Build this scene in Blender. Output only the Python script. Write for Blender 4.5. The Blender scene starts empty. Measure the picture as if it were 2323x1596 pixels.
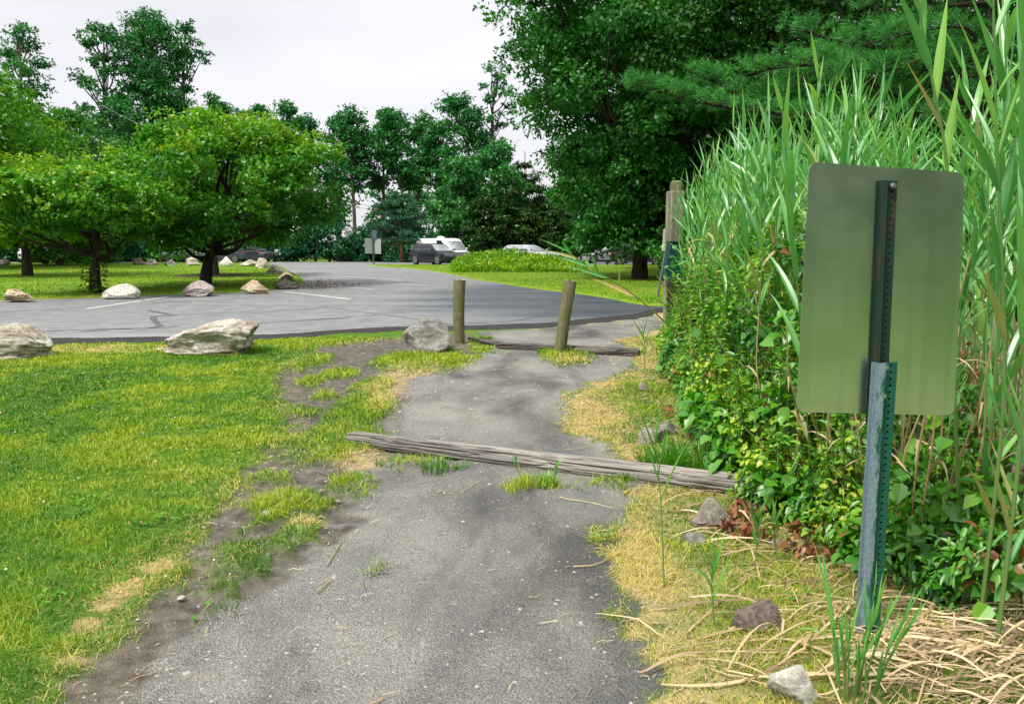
import bpy, math, random
import numpy as np
from mathutils import Vector, noise as mnoise

rng = np.random.default_rng(11)
random.seed(11)
sc = bpy.context.scene
COL = sc.collection
PI = math.pi

# ------------------------------------------------------------------ camera geometry
FPX, CX, CY, EYE = 1800.0, 1161.5, 798.0, 1.6
PITCH = math.atan(243 / 1800)
SP, CP = math.sin(PITCH), math.cos(PITCH)


def ray(X, Y):
    dx = (X - CX) / FPX
    dy = (CY - Y) / FPX
    return dx, CP + dy * SP, -SP + dy * CP


def G(X, Y, z=0.0):
    """ground point seen at photo position X, Y (photo measured 2323 wide)"""
    a, b, c = ray(X, Y)
    t = (z - EYE) / c
    return np.array([a * t, b * t, z])


def AT(X, Y, y):
    a, b, c = ray(X, Y)
    t = y / b
    return np.array([a * t, y, EYE + c * t])


def project(p):
    p = np.asarray(p, float)
    y, z = p[..., 1], p[..., 2] - EYE
    d = y * CP - z * SP
    u = y * SP + z * CP
    return CX + FPX * p[..., 0] / d, CY - FPX * u / d


# ------------------------------------------------------------------ numpy helpers
def hash2(i, j, s):
    h = (i.astype(np.int64) * 374761393 + j.astype(np.int64) * 668265263 + s * 974711) & 0xFFFFFFFF
    h = ((h ^ (h >> 13)) * 1274126177) & 0xFFFFFFFF
    return ((h ^ (h >> 16)) & 0xFFFF) / 65535.0


def vnoise(x, y, s=0):
    xi, yi = np.floor(x), np.floor(y)
    fx, fy = x - xi, y - yi
    fx = fx * fx * (3 - 2 * fx)
    fy = fy * fy * (3 - 2 * fy)
    a, b = hash2(xi, yi, s), hash2(xi + 1, yi, s)
    c, d = hash2(xi, yi + 1, s), hash2(xi + 1, yi + 1, s)
    return (a * (1 - fx) + b * fx) * (1 - fy) + (c * (1 - fx) + d * fx) * fy


def fbm(x, y, s=0, o=4):
    v, a, t = 0, 0.5, 0
    for k in range(o):
        v = v + a * vnoise(x * 2 ** k, y * 2 ** k, s + k * 17)
        t += a
        a *= 0.5
    return v / t


def sdpoly(x, y, poly):
    """signed distance, negative inside"""
    poly = np.asarray(poly, float)[:, :2]
    d = np.full(x.shape, 1e18)
    inside = np.zeros(x.shape, bool)
    n = len(poly)
    for i in range(n):
        ax, ay = poly[i]
        bx, by = poly[(i + 1) % n]
        ex, ey = bx - ax, by - ay
        wx, wy = x - ax, y - ay
        t = np.clip((wx * ex + wy * ey) / (ex * ex + ey * ey + 1e-12), 0, 1)
        d = np.minimum(d, (wx - ex * t) ** 2 + (wy - ey * t) ** 2)
        c = (ay > y) != (by > y)
        with np.errstate(divide='ignore', invalid='ignore'):
            xi = ax + (y - ay) * ex / (ey if ey != 0 else 1e-12)
        inside ^= c & (x < xi)
    d = np.sqrt(d)
    return np.where(inside, -d, d)


def sstep(a, b, x):
    t = np.clip((x - a) / (b - a), 0, 1)
    return t * t * (3 - 2 * t)


def unit(v):
    return v / (np.linalg.norm(v, axis=-1, keepdims=True) + 1e-12)


def randdir(n, r=None):
    r = r or rng
    return unit(r.normal(size=(n, 3)))


class MB:
    def __init__(s):
        s.v, s.f, s.fm, s.t, s.d, s.n = [], [], [], [], [], 0

    def add(s, V, F, mat=0, tint=0.5, dry=0.0):
        V = np.asarray(V, float).reshape(-1, 3)
        if isinstance(F, list):
            sizes = {}
            for f in F:
                sizes.setdefault(len(f), []).append(f)
            arrs = [np.array(q) for q in sizes.values()]
        else:
            arrs = [np.asarray(F)]
        for a in arrs:
            s.f.append(a + s.n)
            s.fm.append(np.full(len(a), mat, np.int32))
        s.v.append(V)
        s.t.append(np.broadcast_to(np.asarray(tint, float), (len(V),)))
        s.d.append(np.broadcast_to(np.asarray(dry, float), (len(V),)))
        s.n += len(V)
        return s

    def build(s, name, mats, parent=None, smooth=False, loc=None):
        me = bpy.data.meshes.new(name)
        V = np.concatenate(s.v)
        me.vertices.add(len(V))
        me.vertices.foreach_set('co', V.astype(np.float32).ravel())
        lens = np.concatenate([np.full(len(a), a.shape[1], np.int32) for a in s.f])
        loops = np.concatenate([a.ravel() for a in s.f]).astype(np.int32)
        me.loops.add(len(loops))
        me.loops.foreach_set('vertex_index', loops)
        me.polygons.add(len(lens))
        st = np.zeros(len(lens), np.int32)
        st[1:] = np.cumsum(lens)[:-1]
        me.polygons.foreach_set('loop_start', st)
        me.polygons.foreach_set('material_index', np.concatenate(s.fm))
        if smooth:
            me.polygons.foreach_set('use_smooth', np.ones(len(lens), bool))
        for nm, data in (('tint', s.t), ('dry', s.d)):
            at = me.attributes.new(nm, 'FLOAT', 'POINT')
            at.data.foreach_set('value', np.concatenate(data).astype(np.float32))
        for m in (mats if isinstance(mats, (list, tuple)) else [mats]):
            me.materials.append(m)
        me.update(calc_edges=True)
        if not smooth and len(V) < 20000:
            me.set_sharp_from_angle(angle=math.radians(38))
        o = bpy.data.objects.new(name, me)
        COL.objects.link(o)
        if parent is not None:
            o.parent = parent
        if loc is not None:
            o.location = loc
        return o


def tag(o, label=None, cat=None, group=None, kind=None):
    if label:
        o['label'] = label
    if cat:
        o['category'] = cat
    if group:
        o['group'] = group
    if kind:
        o['kind'] = kind
    return o


def thing(name, label, cat, loc=(0, 0, 0), rz=0.0, group=None):
    o = bpy.data.objects.new(name, None)
    o.empty_display_size = 0.2
    COL.objects.link(o)
    o.location = loc
    o.rotation_euler = (0, 0, rz)
    return tag(o, label, cat, group)


def copy_tree(o, parent=None):
    c = o.copy()
    COL.objects.link(c)
    c.parent = parent
    for ch in list(o.children):
        copy_tree(ch, c)
    return c


def spline(pts, n):
    """Catmull-Rom through pts, n samples"""
    p = np.asarray(pts, float)
    if len(p) == 2:
        t = np.linspace(0, 1, n)[:, None]
        return p[0] * (1 - t) + p[1] * t
    q = np.vstack([2 * p[0] - p[1], p, 2 * p[-1] - p[-2]])
    u = np.linspace(0, len(p) - 1 - 1e-9, n)
    i = u.astype(int)
    t = (u - i)[:, None]
    a, b, c, d = q[i], q[i + 1], q[i + 2], q[i + 3]
    return 0.5 * (2 * b + (c - a) * t + (2 * a - 5 * b + 4 * c - d) * t * t + (3 * b - a - 3 * c + d) * t ** 3)


def frames(P):
    T = unit(np.gradient(P, axis=0))
    ref = np.array([0, 0, 1.0]) if abs(T[0][2]) < 0.9 else np.array([1.0, 0, 0])
    N = np.zeros_like(P)
    n = unit(np.cross(T[0], ref))
    for k in range(len(P)):
        n = unit(n - T[k] * np.dot(n, T[k]))
        N[k] = n
    return T, N, np.cross(T, N)


def tube(mb, P, rad, seg=8, mat=0, tint=0.5, dry=0.0, cap=True, wob=0.0):
    P = np.asarray(P, float)
    n = len(P)
    rad = np.broadcast_to(np.asarray(rad, float), (n,))
    T, N, B = frames(P)
    a = np.linspace(0, 2 * PI, seg, endpoint=False)
    rr = rad[:, None] * (1 + (wob * (rng.random((n, seg)) - .5) if wob else 0))
    V = P[:, None] + rr[..., None] * (np.cos(a)[None, :, None] * N[:, None] + np.sin(a)[None, :, None] * B[:, None])
    i = np.arange(n - 1)[:, None] * seg
    j = np.arange(seg)[None]
    k = (j + 1) % seg
    F = np.stack([i + j, i + k, i + seg + k, i + seg + j], -1).reshape(-1, 4)
    Fl = F.tolist()
    if cap:
        Fl.append(list(range(seg))[::-1])
        Fl.append([(n - 1) * seg + q for q in range(seg)])
    mb.add(V.reshape(-1, 3), Fl, mat, tint, dry)


def box(mb, c, s, mat=0, rz=0.0, tint=0.5):
    x, y, z = np.array(s) / 2
    V = np.array([[a, b, d] for d in (-z, z) for a, b in ((-x, -y), (x, -y), (x, y), (-x, y))])
    if rz:
        cr, sr = math.cos(rz), math.sin(rz)
        V = np.stack([V[:, 0] * cr - V[:, 1] * sr, V[:, 0] * sr + V[:, 1] * cr, V[:, 2]], 1)
    mb.add(V + np.array(c), [[3, 2, 1, 0], [4, 5, 6, 7], [0, 1, 5, 4], [1, 2, 6, 5], [2, 3, 7, 6], [3, 0, 4, 7]], mat, tint)


def bevel(o, w=0.01, seg=2):
    m = o.modifiers.new('bevel', 'BEVEL')
    m.width = w
    m.segments = seg
    m.limit_method = 'ANGLE'
    m.angle_limit = math.radians(35)
    return o


def kites(mb, P, D, N, L, W, tint=0.5, dry=0.0, droop=0.15, mat=0):
    n = len(P)
    L = np.broadcast_to(np.asarray(L, float), (n,))[:, None]
    W = np.broadcast_to(np.asarray(W, float), (n,))[:, None]
    D = unit(D)
    S = unit(np.cross(D, N))
    U = np.cross(S, D)
    V = np.stack([P, P + D * L * .42 + S * W / 2, P + D * L - U * L * droop, P + D * L * .42 - S * W / 2], 1).reshape(-1, 3)
    F = np.arange(n * 4).reshape(n, 4)
    mb.add(V, F, mat, np.repeat(np.broadcast_to(tint, (n,)), 4), np.repeat(np.broadcast_to(dry, (n,)), 4))


def folded(mb, P, D, N, L, W, tint=0.5, dry=0.0, droop=0.2, fold=0.15, mat=0):
    """broad leaf of two folded halves"""
    n = len(P)
    L = np.broadcast_to(np.asarray(L, float), (n,))[:, None]
    W = np.broadcast_to(np.asarray(W, float), (n,))[:, None]
    D = unit(D)
    S = unit(np.cross(D, N))
    U = np.cross(S, D)
    c = P + D * L * .5 - U * L * droop * .2
    tip = P + D * L - U * L * droop
    f = U * W * fold
    pts = [P, P + D * L * .18 + S * W * .42 + f, P + D * L * .55 + S * W * .45 + f - U * L * droop * .2, tip, c,
           P + D * L * .18 - S * W * .42 + f, P + D * L * .55 - S * W * .45 + f - U * L * droop * .2]
    V = np.stack(pts, 1).reshape(-1, 3)
    b = np.arange(n)[:, None] * 7
    F = np.concatenate([b + np.array([[0, 1, 2, 3, 4]]), b + np.array([[0, 4, 3, 6, 5]])])
    mb.add(V, F, mat, np.repeat(np.broadcast_to(tint, (n,)), 7), np.repeat(np.broadcast_to(dry, (n,)), 7))


def blades(mb, P, ang, lean, h, w, tint=0.5, dry=0.0, mat=0):
    """grass blades: two bent segments"""
    n = len(P)
    h = np.broadcast_to(np.asarray(h, float), (n,))[:, None]
    w = np.broadcast_to(np.asarray(w, float), (n,))[:, None]
    lean = np.broadcast_to(np.asarray(lean, float), (n,))[:, None]
    hd = np.stack([np.cos(ang), np.sin(ang), np.zeros(n)], 1)
    tw = ang + rng.uniform(-1.2, 1.2, n) + PI / 2
    S = np.stack([np.cos(tw), np.sin(tw), np.zeros(n)], 1) * w / 2
    up = np.array([0, 0, 1.0])
    m = P + hd * h * lean * .35 + up * h * .55
    tip = P + hd * h * lean + up * h * (1 - .35 * np.minimum(lean, 2))
    V = np.stack([P - S, P + S, m + S * .8, m - S * .8, tip], 1).reshape(-1, 3)
    b = np.arange(n)[:, None] * 5
    t5, d5 = np.repeat(np.broadcast_to(tint, (n,)), 5), np.repeat(np.broadcast_to(dry, (n,)), 5)
    k = mb.n
    mb.add(V, b + np.array([[0, 1, 2, 3]]), mat, t5, d5)
    mb.f.append(b + np.array([[3, 2, 4]]) + k)
    mb.fm.append(np.full(n, mat, np.int32))


# ------------------------------------------------------------------ materials
class NT:
    """small node-tree helper"""

    def __init__(s, name):
        s.m = bpy.data.materials.new(name)
        s.m.use_nodes = True
        s.t = s.m.node_tree
        s.t.nodes.clear()
        s.out = s.t.nodes.new('ShaderNodeOutputMaterial')

    def n(s, typ, ins=None, **props):
        nd = s.t.nodes.new('ShaderNode' + typ)
        for k, v in props.items():
            setattr(nd, k, v)
        for k, v in (ins or {}).items():
            s.set(nd.inputs[k], v)
        return nd

    def set(s, sock, v):
        if isinstance(v, bpy.types.NodeSocket):
            s.t.links.new(v, sock)
        elif isinstance(v, bpy.types.Node):
            s.t.links.new(v.outputs[0], sock)
        else:
            if sock.type == 'RGBA' and hasattr(v, '__len__') and len(v) == 3:
                v = (*v, 1)
            sock.default_value = v

    def coord(s, kind='Object'):
        return s.n('TexCoord').outputs[kind]

    def noise(s, co, scale, detail=4, rough=.6, dist=0.0):
        return s.n('TexNoise', {'Vector': co, 'Scale': scale, 'Detail': detail, 'Roughness': rough, 'Distortion': dist}).outputs['Fac']

    def ramp(s, fac, stops, interp='LINEAR'):
        nd = s.n('ValToRGB', {'Fac': fac})
        cr = nd.color_ramp
        cr.interpolation = interp
        while len(cr.elements) < len(stops):
            cr.elements.new(0.5)
        for e, (p, c) in zip(cr.elements, stops):
            e.position = p
            e.color = (*c, 1) if hasattr(c, '__len__') else (c, c, c, 1)
        return nd.outputs['Color']

    def mix(s, fac, a, b, mode='MIX'):
        nd = s.n('Mix', data_type='RGBA', blend_type=mode)
        s.set(nd.inputs[0], fac)
        s.set(nd.inputs[6], a)
        s.set(nd.inputs[7], b)
        return nd.outputs[2]

    def math(s, op, a, b=0.0, clamp=False):
        nd = s.n('Math', operation=op, use_clamp=clamp)
        s.set(nd.inputs[0], a)
        s.set(nd.inputs[1], b)
        return nd.outputs[0]

    def attr(s, nm):
        return s.n('Attribute', attribute_name=nm).outputs['Fac']

    def bump(s, h, strength=.3, dist=.02):
        return s.n('Bump', {'Height': h, 'Strength': strength, 'Distance': dist}).outputs[0]

    def bsdf(s, color, rough=.8, metal=0.0, normal=None, spec=.4, **kw):
        ins = {'Base Color': color, 'Roughness': rough, 'Metallic': metal, 'Specular IOR Level': spec}
        if normal is not None:
            ins['Normal'] = normal
        ins.update(kw)
        b = s.n('BsdfPrincipled', ins)
        s.t.links.new(b.outputs[0], s.out.inputs[0])
        return s.m

    def mapping(s, co, loc=(0, 0, 0), rot=(0, 0, 0), scale=(1, 1, 1)):
        return s.n('Mapping', {'Vector': co, 'Location': loc, 'Rotation': rot, 'Scale': scale}).outputs[0]


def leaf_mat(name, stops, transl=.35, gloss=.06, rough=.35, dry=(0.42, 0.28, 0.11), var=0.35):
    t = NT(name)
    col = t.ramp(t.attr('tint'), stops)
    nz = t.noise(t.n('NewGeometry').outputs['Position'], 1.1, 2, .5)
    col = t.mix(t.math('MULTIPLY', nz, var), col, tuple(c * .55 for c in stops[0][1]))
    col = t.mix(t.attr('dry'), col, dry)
    d = t.n('BsdfDiffuse', {'Color': col})
    tr = t.n('BsdfTranslucent', {'Color': t.mix(1.0, col, (.88, 1.0, .6), 'MULTIPLY')})
    m1 = t.n('MixShader', {0: transl, 1: d, 2: tr})
    g = t.n('BsdfGlossy', {'Color': (1, 1, 1), 'Roughness': rough})
    m2 = t.n('MixShader', {0: gloss, 1: m1, 2: g})
    t.t.links.new(m2.outputs[0], t.out.inputs[0])
    return t.m


def plain(name, col, rough=.6, metal=0.0, var=.15, scale=20, spec=.4, bumps=0.0):
    t = NT(name)
    co = t.coord()
    nz = t.noise(co, scale, 5, .65)
    c = t.mix(t.math('MULTIPLY', nz, var * 2), col, tuple(q * .45 for q in col))
    nm = t.bump(nz, bumps, .01) if bumps else None
    return t.bsdf(c, rough, metal, nm, spec)


M = {}
M['lawn_leaf'] = leaf_mat('grass_blade', [(0, (.022, .16, .004)), (.5, (.125, .30, .004)), (1, (.31, .42, .008))], .3, .02, .5, dry=(.66, .48, .19), var=.15)
M['crab'] = leaf_mat('broad_leaf_tree', [(0, (.018, .13, .007)), (.5, (.07, .30, .01)), (.8, (.22, .45, .012)), (1, (.44, .55, .016))], .43, .025, .42, var=.3)
M['lime_tree'] = leaf_mat('yellow_green_tree', [(0, (.03, .17, .008)), (.5, (.10, .31, .01)), (1, (.32, .46, .015))], .38, .02, .45, var=.3)
M['locust'] = leaf_mat('locust_leaf', [(0, (.010, .10, .024)), (.5, (.032, .205, .040)), (1, (.10, .36, .045))], .32, .02, .45, var=.3)
M['pale_tree'] = leaf_mat('pale_leaf', [(0, (.03, .15, .02)), (.5, (.07, .23, .03)), (1, (.18, .34, .04))], .35, .02, .45, var=.3)
M['cedar'] = leaf_mat('cedar_leaf', [(0, (.016, .055, .008)), (.5, (.028, .09, .012)), (1, (.06, .14, .016))], .25, .02)
M['oak'] = leaf_mat('oak_leaf', [(0, (.016, .12, .014)), (.5, (.042, .24, .024)), (1, (.12, .42, .036))], .38, .025, .45)
M['darkwood'] = leaf_mat('shade_leaf', [(0, (.012, .06, .008)), (.5, (.026, .12, .012)), (1, (.07, .23, .016))], .3, .015, .5)
M['pine'] = leaf_mat('pine_needle', [(0, (.02, .13, .03)), (.5, (.06, .30, .06)), (1, (.14, .48, .08))], .3, .02, .5)
M['scots'] = leaf_mat('pine_needle_grey', [(0, (.025, .10, .05)), (.5, (.045, .17, .08)), (1, (.09, .24, .11))], .25, .03)
M['understorey'] = leaf_mat('understorey_leaf', [(0, (.008, .075, .03)), (.5, (.018, .13, .045)), (1, (.05, .22, .05))], .3, .02)
M['weed'] = leaf_mat('weed_leaf', [(0, (.10, .26, .008)), (.5, (.22, .44, .012)), (1, (.42, .58, .02))], .4, .03)
M['reed'] = leaf_mat('reed_leaf', [(0, (.035, .22, .035)), (.5, (.13, .42, .10)), (1, (.30, .56, .09))], .38, .05, .38, dry=(.5, .36, .15), var=.1)
M['vine'] = leaf_mat('vine_leaf', [(0, (.018, .13, .008)), (.42, (.065, .29, .014)), (.72, (.2, .44, .018)), (1, (.50, .57, .025))], .38, .045, .4, dry=(.34, .1, .03), var=.2)
M['tuft'] = leaf_mat('tuft_blade', [(0, (.02, .18, .008)), (.5, (.10, .33, .01)), (1, (.28, .44, .02))], .35, .04, .4, dry=(.6, .44, .18), var=.1)
M['straw'] = leaf_mat('straw', [(0, (.15, .10, .055)), (.45, (.38, .265, .13)), (1, (.70, .54, .32))], .15, .05, .45, var=.1)
M['deadleaf'] = leaf_mat('dead_leaf', [(0, (.10, .025, .012)), (.5, (.26, .08, .03)), (1, (.42, .2, .09))], .2, .05, .45, var=.1)


def bark_mat(name, a, b, scale=(14, 14, 2.5), s=.8):
    t = NT(name)
    co = t.mapping(t.coord(), scale=scale)
    nz = t.noise(co, 1.0, 6, .7)
    n2 = t.noise(t.coord(), 1.3, 3)
    c = t.ramp(nz, [(.3, a), (.7, b)])
    c = t.mix(t.math('MULTIPLY', n2, .4), c, tuple(q * .5 for q in a))
    return t.bsdf(c, .9, 0, t.bump(nz, s, .04), .2)


M['bark'] = bark_mat('dark_bark', (.025, .02, .016), (.085, .068, .052))
M['bark_grey'] = bark_mat('grey_bark', (.06, .052, .045), (.17, .145, .12))
M['bark_orange'] = bark_mat('orange_bark', (.13, .065, .035), (.34, .18, .1))


def timber_mat(name, cols, ring=(60, 60, 2.2), moss=0.0, crackdark=.7):
    """weathered wood, grain along local Z"""
    t = NT(name)
    co = t.coord()
    grain = t.noise(t.mapping(co, scale=ring), 1.0, 6, .72, .3)
    broad = t.noise(t.mapping(co, scale=(7, 7, 1.2)), 1.0, 3, .5)
    c = t.ramp(grain, [(.25, cols[0]), (.48, cols[1]), (.75, cols[2])])
    c = t.mix(t.math('MULTIPLY', t.math('SUBTRACT', broad, .35, True), crackdark * 2), c, cols[0])
    if moss:
        mz = t.noise(co, 9, 4, .6)
        c = t.mix(t.math('MULTIPLY', t.ramp(mz, [(.42, 0), (.62, 1)]), moss), c, (.10, .13, .03))
    return t.bsdf(c, .85, 0, t.bump(grain, .9, .012), .2)


M['log'] = timber_mat('weathered_log', [(.06, .052, .045), (.27, .245, .22), (.5, .47, .43)], (55, 55, 2.0))
M['beam'] = timber_mat('dark_beam', [(.03, .027, .024), (.12, .105, .09), (.24, .215, .19)], (40, 40, 2))
M['post'] = timber_mat('bollard_wood', [(.05, .04, .022), (.18, .155, .09), (.34, .30, .2)], (45, 45, 2), .75)
M['post_top'] = plain('cut_wood_end', (.38, .32, .2), .9, var=.4, scale=35, bumps=.6)
M['oldpost'] = timber_mat('old_timber', [(.06, .052, .035), (.24, .22, .165), (.42, .385, .3)], (30, 30, 1.2), .35)


def rock_mat(name, cols, scale=3.0, vein=.5, stretch=(1, 1, 2.2)):
    t = NT(name)
    co = t.coord()
    n1 = t.noise(t.mapping(co, rot=(.3, .5, .2), scale=stretch), scale, 7, .68, .8)
    n2 = t.noise(co, scale * 7, 8, .8)
    n3 = t.noise(t.mapping(co, rot=(.9, .2, .4), scale=(1, 1, 5)), scale * 1.6, 5, .7, 1.5)
    c = t.ramp(n1, [(.28, cols[0]), (.44, cols[1]), (.56, cols[2]), (.72, cols[3])])
    c = t.mix(t.math('MULTIPLY', t.ramp(n3, [(.56, 0), (.68, 1)]), vein), c, cols[0])
    c = t.mix(t.ramp(n2, [(.36, .8), (.56, 0)]), c, tuple(q * .3 for q in cols[1]))
    h = t.math('ADD', n1, t.math('MULTIPLY', n2, .9))
    return t.bsdf(c, .88, 0, t.bump(h, .8, .05), .25)


M['rock_tan'] = rock_mat('boulder_tan', [(.15, .11, .075), (.41, .35, .27), (.62, .57, .49), (.82, .79, .72)], 2.6)
M['rock_grey'] = rock_mat('boulder_grey', [(.1, .095, .085), (.25, .24, .21), (.37, .355, .32), (.56, .54, .48)], 3.2, .35)
M['rock_white'] = rock_mat('boulder_white', [(.3, .27, .2), (.62, .59, .5), (.74, .71, .63), (.86, .84, .78)], 2.2, .25)
M['rock_lilac'] = rock_mat('boulder_lilac', [(.2, .15, .12), (.4, .34, .33), (.52, .45, .42), (.66, .6, .54)], 2.0, .3)
M['rock_gold'] = rock_mat('boulder_gold', [(.14, .09, .04), (.48, .37, .22), (.66, .56, .4), (.82, .76, .62)], 2.6, .6)
M['rock_dark'] = rock_mat('boulder_dark', [(.045, .04, .032), (.12, .11, .085), (.2, .185, .15), (.32, .3, .25)], 2.6, .5)
M['rock_brown'] = rock_mat('stone_brown', [(.13, .10, .085), (.25, .2, .17), (.31, .255, .22), (.4, .34, .3)], 5, .2)
M['rock_sand'] = rock_mat('stone_sand', [(.2, .17, .14), (.38, .33, .275), (.47, .42, .36), (.58, .53, .46)], 5, .2)
M['pebble'] = plain('pebble', (.42, .4, .37), .8, var=.4, scale=60)

# ------------------------------------------------------------------ ground zones
gravel = [G(*p) for p in [(300, 1700), (300, 1570), (400, 1455), (500, 1380), (640, 1295), (760, 1210), (790, 1125), (830, 1070), (880, 1040),
          (905, 1000), (868, 962), (890, 910), (935, 862), (1030, 838), (1105, 805), (1120, 775), (1085, 754), (1240, 744), (1440, 722), (1490, 712),
          (1500, 742), (1400, 772), (1445, 800), (1440, 832), (1350, 868), (1300, 898), (1262, 942), (1290, 985), (1385, 1018), (1470, 1066),
          (1440, 1110), (1395, 1150), (1402, 1250), (1415, 1330), (1440, 1450), (1475, 1560), (1490, 1700)]]
gravel = [np.array([-1.3, -8, 0])] + gravel + [np.array([0.55, -8, 0])]
dirt = [np.array([-1.8, -8, 0])] + [G(*p) for p in [(40, 1700), (150, 1570), (240, 1460), (350, 1330), (420, 1240), (480, 1180), (580, 1050), (672, 960),
        (640, 890), (650, 830), (730, 785), (850, 770), (1060, 755), (1100, 900), (1000, 1200), (800, 1700)]] + [np.array([0, -8, 0])]
lot_edge_px = [(-900, 800), (-200, 790), (0, 784), (90, 779), (360, 774), (600, 769), (760, 758), (900, 750), (1060, 747), (1240, 740), (1330, 731), (1440, 719), (1500, 706), (1640, 690)]
lot_edge = [G(*p) for p in lot_edge_px]


def gpatch(px):
    """ellipse on the ground seen at pixel centre with pixel radii -> world centre and radii"""
    cx, cy, rx, ry = px
    c = G(cx, cy)
    return c[0], c[1], abs(G(cx + rx, cy)[0] - c[0]), abs(G(cx, cy - ry)[1] - G(cx, cy + ry)[1]) / 2


grass_patches = [gpatch(p) for p in [(640, 1145, 80, 26), (790, 1100, 55, 20), (690, 1200, 60, 15), (560, 1285, 60, 22), (650, 1235, 90, 14),
                 (750, 1005, 110, 38), (815, 930, 70, 48), (845, 880, 40, 22), (700, 820, 45, 18), (960, 818, 105, 24), (1280, 806, 58, 22),
                 (830, 1300, 22, 7), (950, 1050, 70, 9), (1225, 1108, 70, 10), (1390, 1100, 70, 10), (810, 762, 90, 5), (1130, 750, 90, 4), (610, 790, 60, 12),
                 (560, 1250, 70, 18), (700, 870, 35, 9), (735, 900, 30, 8), (840, 1120, 24, 6), (600, 1185, 45, 13), (735, 1150, 40, 12), (500, 1335, 50, 14), (610, 1085, 50, 11), (680, 935, 40, 12), (765, 850, 45, 11), (420, 1300, 40, 12), (640, 1010, 40, 14), (480, 1390, 40, 8), (1380, 1385, 35, 8), (1385, 1230, 30, 9)]]
straw_patches = [gpatch(p) for p in [(330, 1318, 34, 20), (240, 1400, 34, 18), (290, 1350, 30, 14), (170, 1490, 30, 18), (820, 1035, 60, 22), (900, 905, 55, 24), (930, 850, 70, 14), (1290, 815, 55, 14), (1340, 950, 80, 40),
                 (900, 870, 60, 30), (230, 790, 220, 9), (395, 1270, 40, 13), (940, 832, 60, 10), (700, 1180, 40, 10)]]


def patchw(x, y, patches, k=0.35):
    w = np.zeros(x.shape)
    for cx, cy, rx, ry in patches:
        d = np.sqrt(((x - cx) / rx) ** 2 + ((y - cy) / ry) ** 2)
        w = np.maximum(w, 1 - sstep(1 - k, 1 + k, d))
    return w


def bank_edge_x(y):
    """x of the foot of the reed bank at depth y"""
    pts = np.array([[-9, 2.3], [1.0, 2.1], [3.2, 2.05], [3.9, 1.85], [4.4, 1.72], [5.2, 1.62], [6.3, 1.66], [7.5, 1.9], [9, 2.05], [11, 2.36], [13, 2.72], [15, 3.4], [18, 5.5]])
    return np.interp(y, pts[:, 0], pts[:, 1])


def zones(x, y):
    nz = (fbm(x * 2.2, y * 2.2, 3, 4) - .5)
    fine = (fbm(x * 11, y * 11, 9, 3) - .5)
    gr = 1 - sstep(-.06, .07, sdpoly(x, y, gravel) + nz * .34 + fine * .30)
    di = 1 - sstep(-.06, .10, sdpoly(x, y, dirt) + nz * .36 + fine * .22)
    gp = patchw(x + nz * .25, y + fine * .5, grass_patches)
    st = patchw(x + nz * .2, y + nz * .4, straw_patches)
    be = bank_edge_x(y)
    right = sstep(-.1, .25, x - 0.15 - 0.12 * y + .3) * (1 - gr)   # side of the path that is dry
    right = np.where(x > 0.35, 1 - gr, 0) * sstep(.2, .5, x) * sstep(-1, 1.5, y)
    soil = sstep(-.15, .35, x - be + nz * .3) * sstep(-1, 1.5, y)
    return gr, di, gp, st, right, soil, nz, fine


def green_density(x, y):
    gr, di, gp, st, right, soil, nz, fine = zones(x, y)
    d = (1 - np.maximum(gr, di)) * (1 - right)
    d = np.maximum(d, gp * (1.0 + nz))
    d = np.maximum(d, right * (.8 + nz) * (1 - soil * .8))
    edge = np.exp(-(sdpoly(x, y, gravel) / .34) ** 2)
    dry = np.clip(st * (.62 + 1.6 * nz) + right * (.30 + .7 * edge + 1.3 * nz) + sstep(.30, .5, nz) * .15, 0, 1)
    # the rim of the lawn is scorched beside the bare soil
    rim = np.exp(-np.abs(sdpoly(x, y, dirt)) / .22) * (x < 0)
    dry = np.clip(dry + rim * (.28 + nz), 0, 1)
    return np.clip(d, 0, 1), dry


# graded ground sheet
def graded(a, b, step, lo, hi):
    core = np.arange(a, b + step / 2, step)
    out, s, left = b, step, []
    hi_l = []
    while out < hi:
        s *= 1.22
        out += s
        hi_l.append(min(out, hi))
    out, s, lo_l = a, step, []
    while out > lo:
        s *= 1.22
        out -= s
        lo_l.append(max(out, lo))
    return np.array(lo_l[::-1] + list(core) + hi_l)


gx = graded(-6.5, 3.2, .035, -700, 700)
gy = graded(2.0, 14.0, .035, -300, 1200)
XX, YY = np.meshgrid(gx, gy)
gr, di, gp, st, right, soil, nz, fine = zones(XX, YY)
near = np.exp(-np.maximum(0, np.abs(YY - 8) - 8) / 4)
ZZ = (.035 * (fbm(XX * .8, YY * .8, 21, 3) - .5) + .016 * (fbm(XX * 5, YY * 5, 5, 3) - .5) * (1 - .5 * gr) + .008 * fine) * near
ZZ -= .02 * di * (1 - gp) * near - .012 * gp * near
ZZ += .10 * soil * near * (.5 + nz)
lotd = sdpoly(XX, YY, lot_edge + [np.array([60, 90, 0]), np.array([-90, 90, 0])])
ZZ = np.where(lotd < .05, np.minimum(ZZ, -.03), ZZ)


def ground_z(x, y):
    i = np.clip(np.searchsorted(gy, y) - 1, 0, len(gy) - 2)
    j = np.clip(np.searchsorted(gx, x) - 1, 0, len(gx) - 2)
    return ZZ[i, j]


dd, ddry = green_density(XX, YY)


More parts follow.
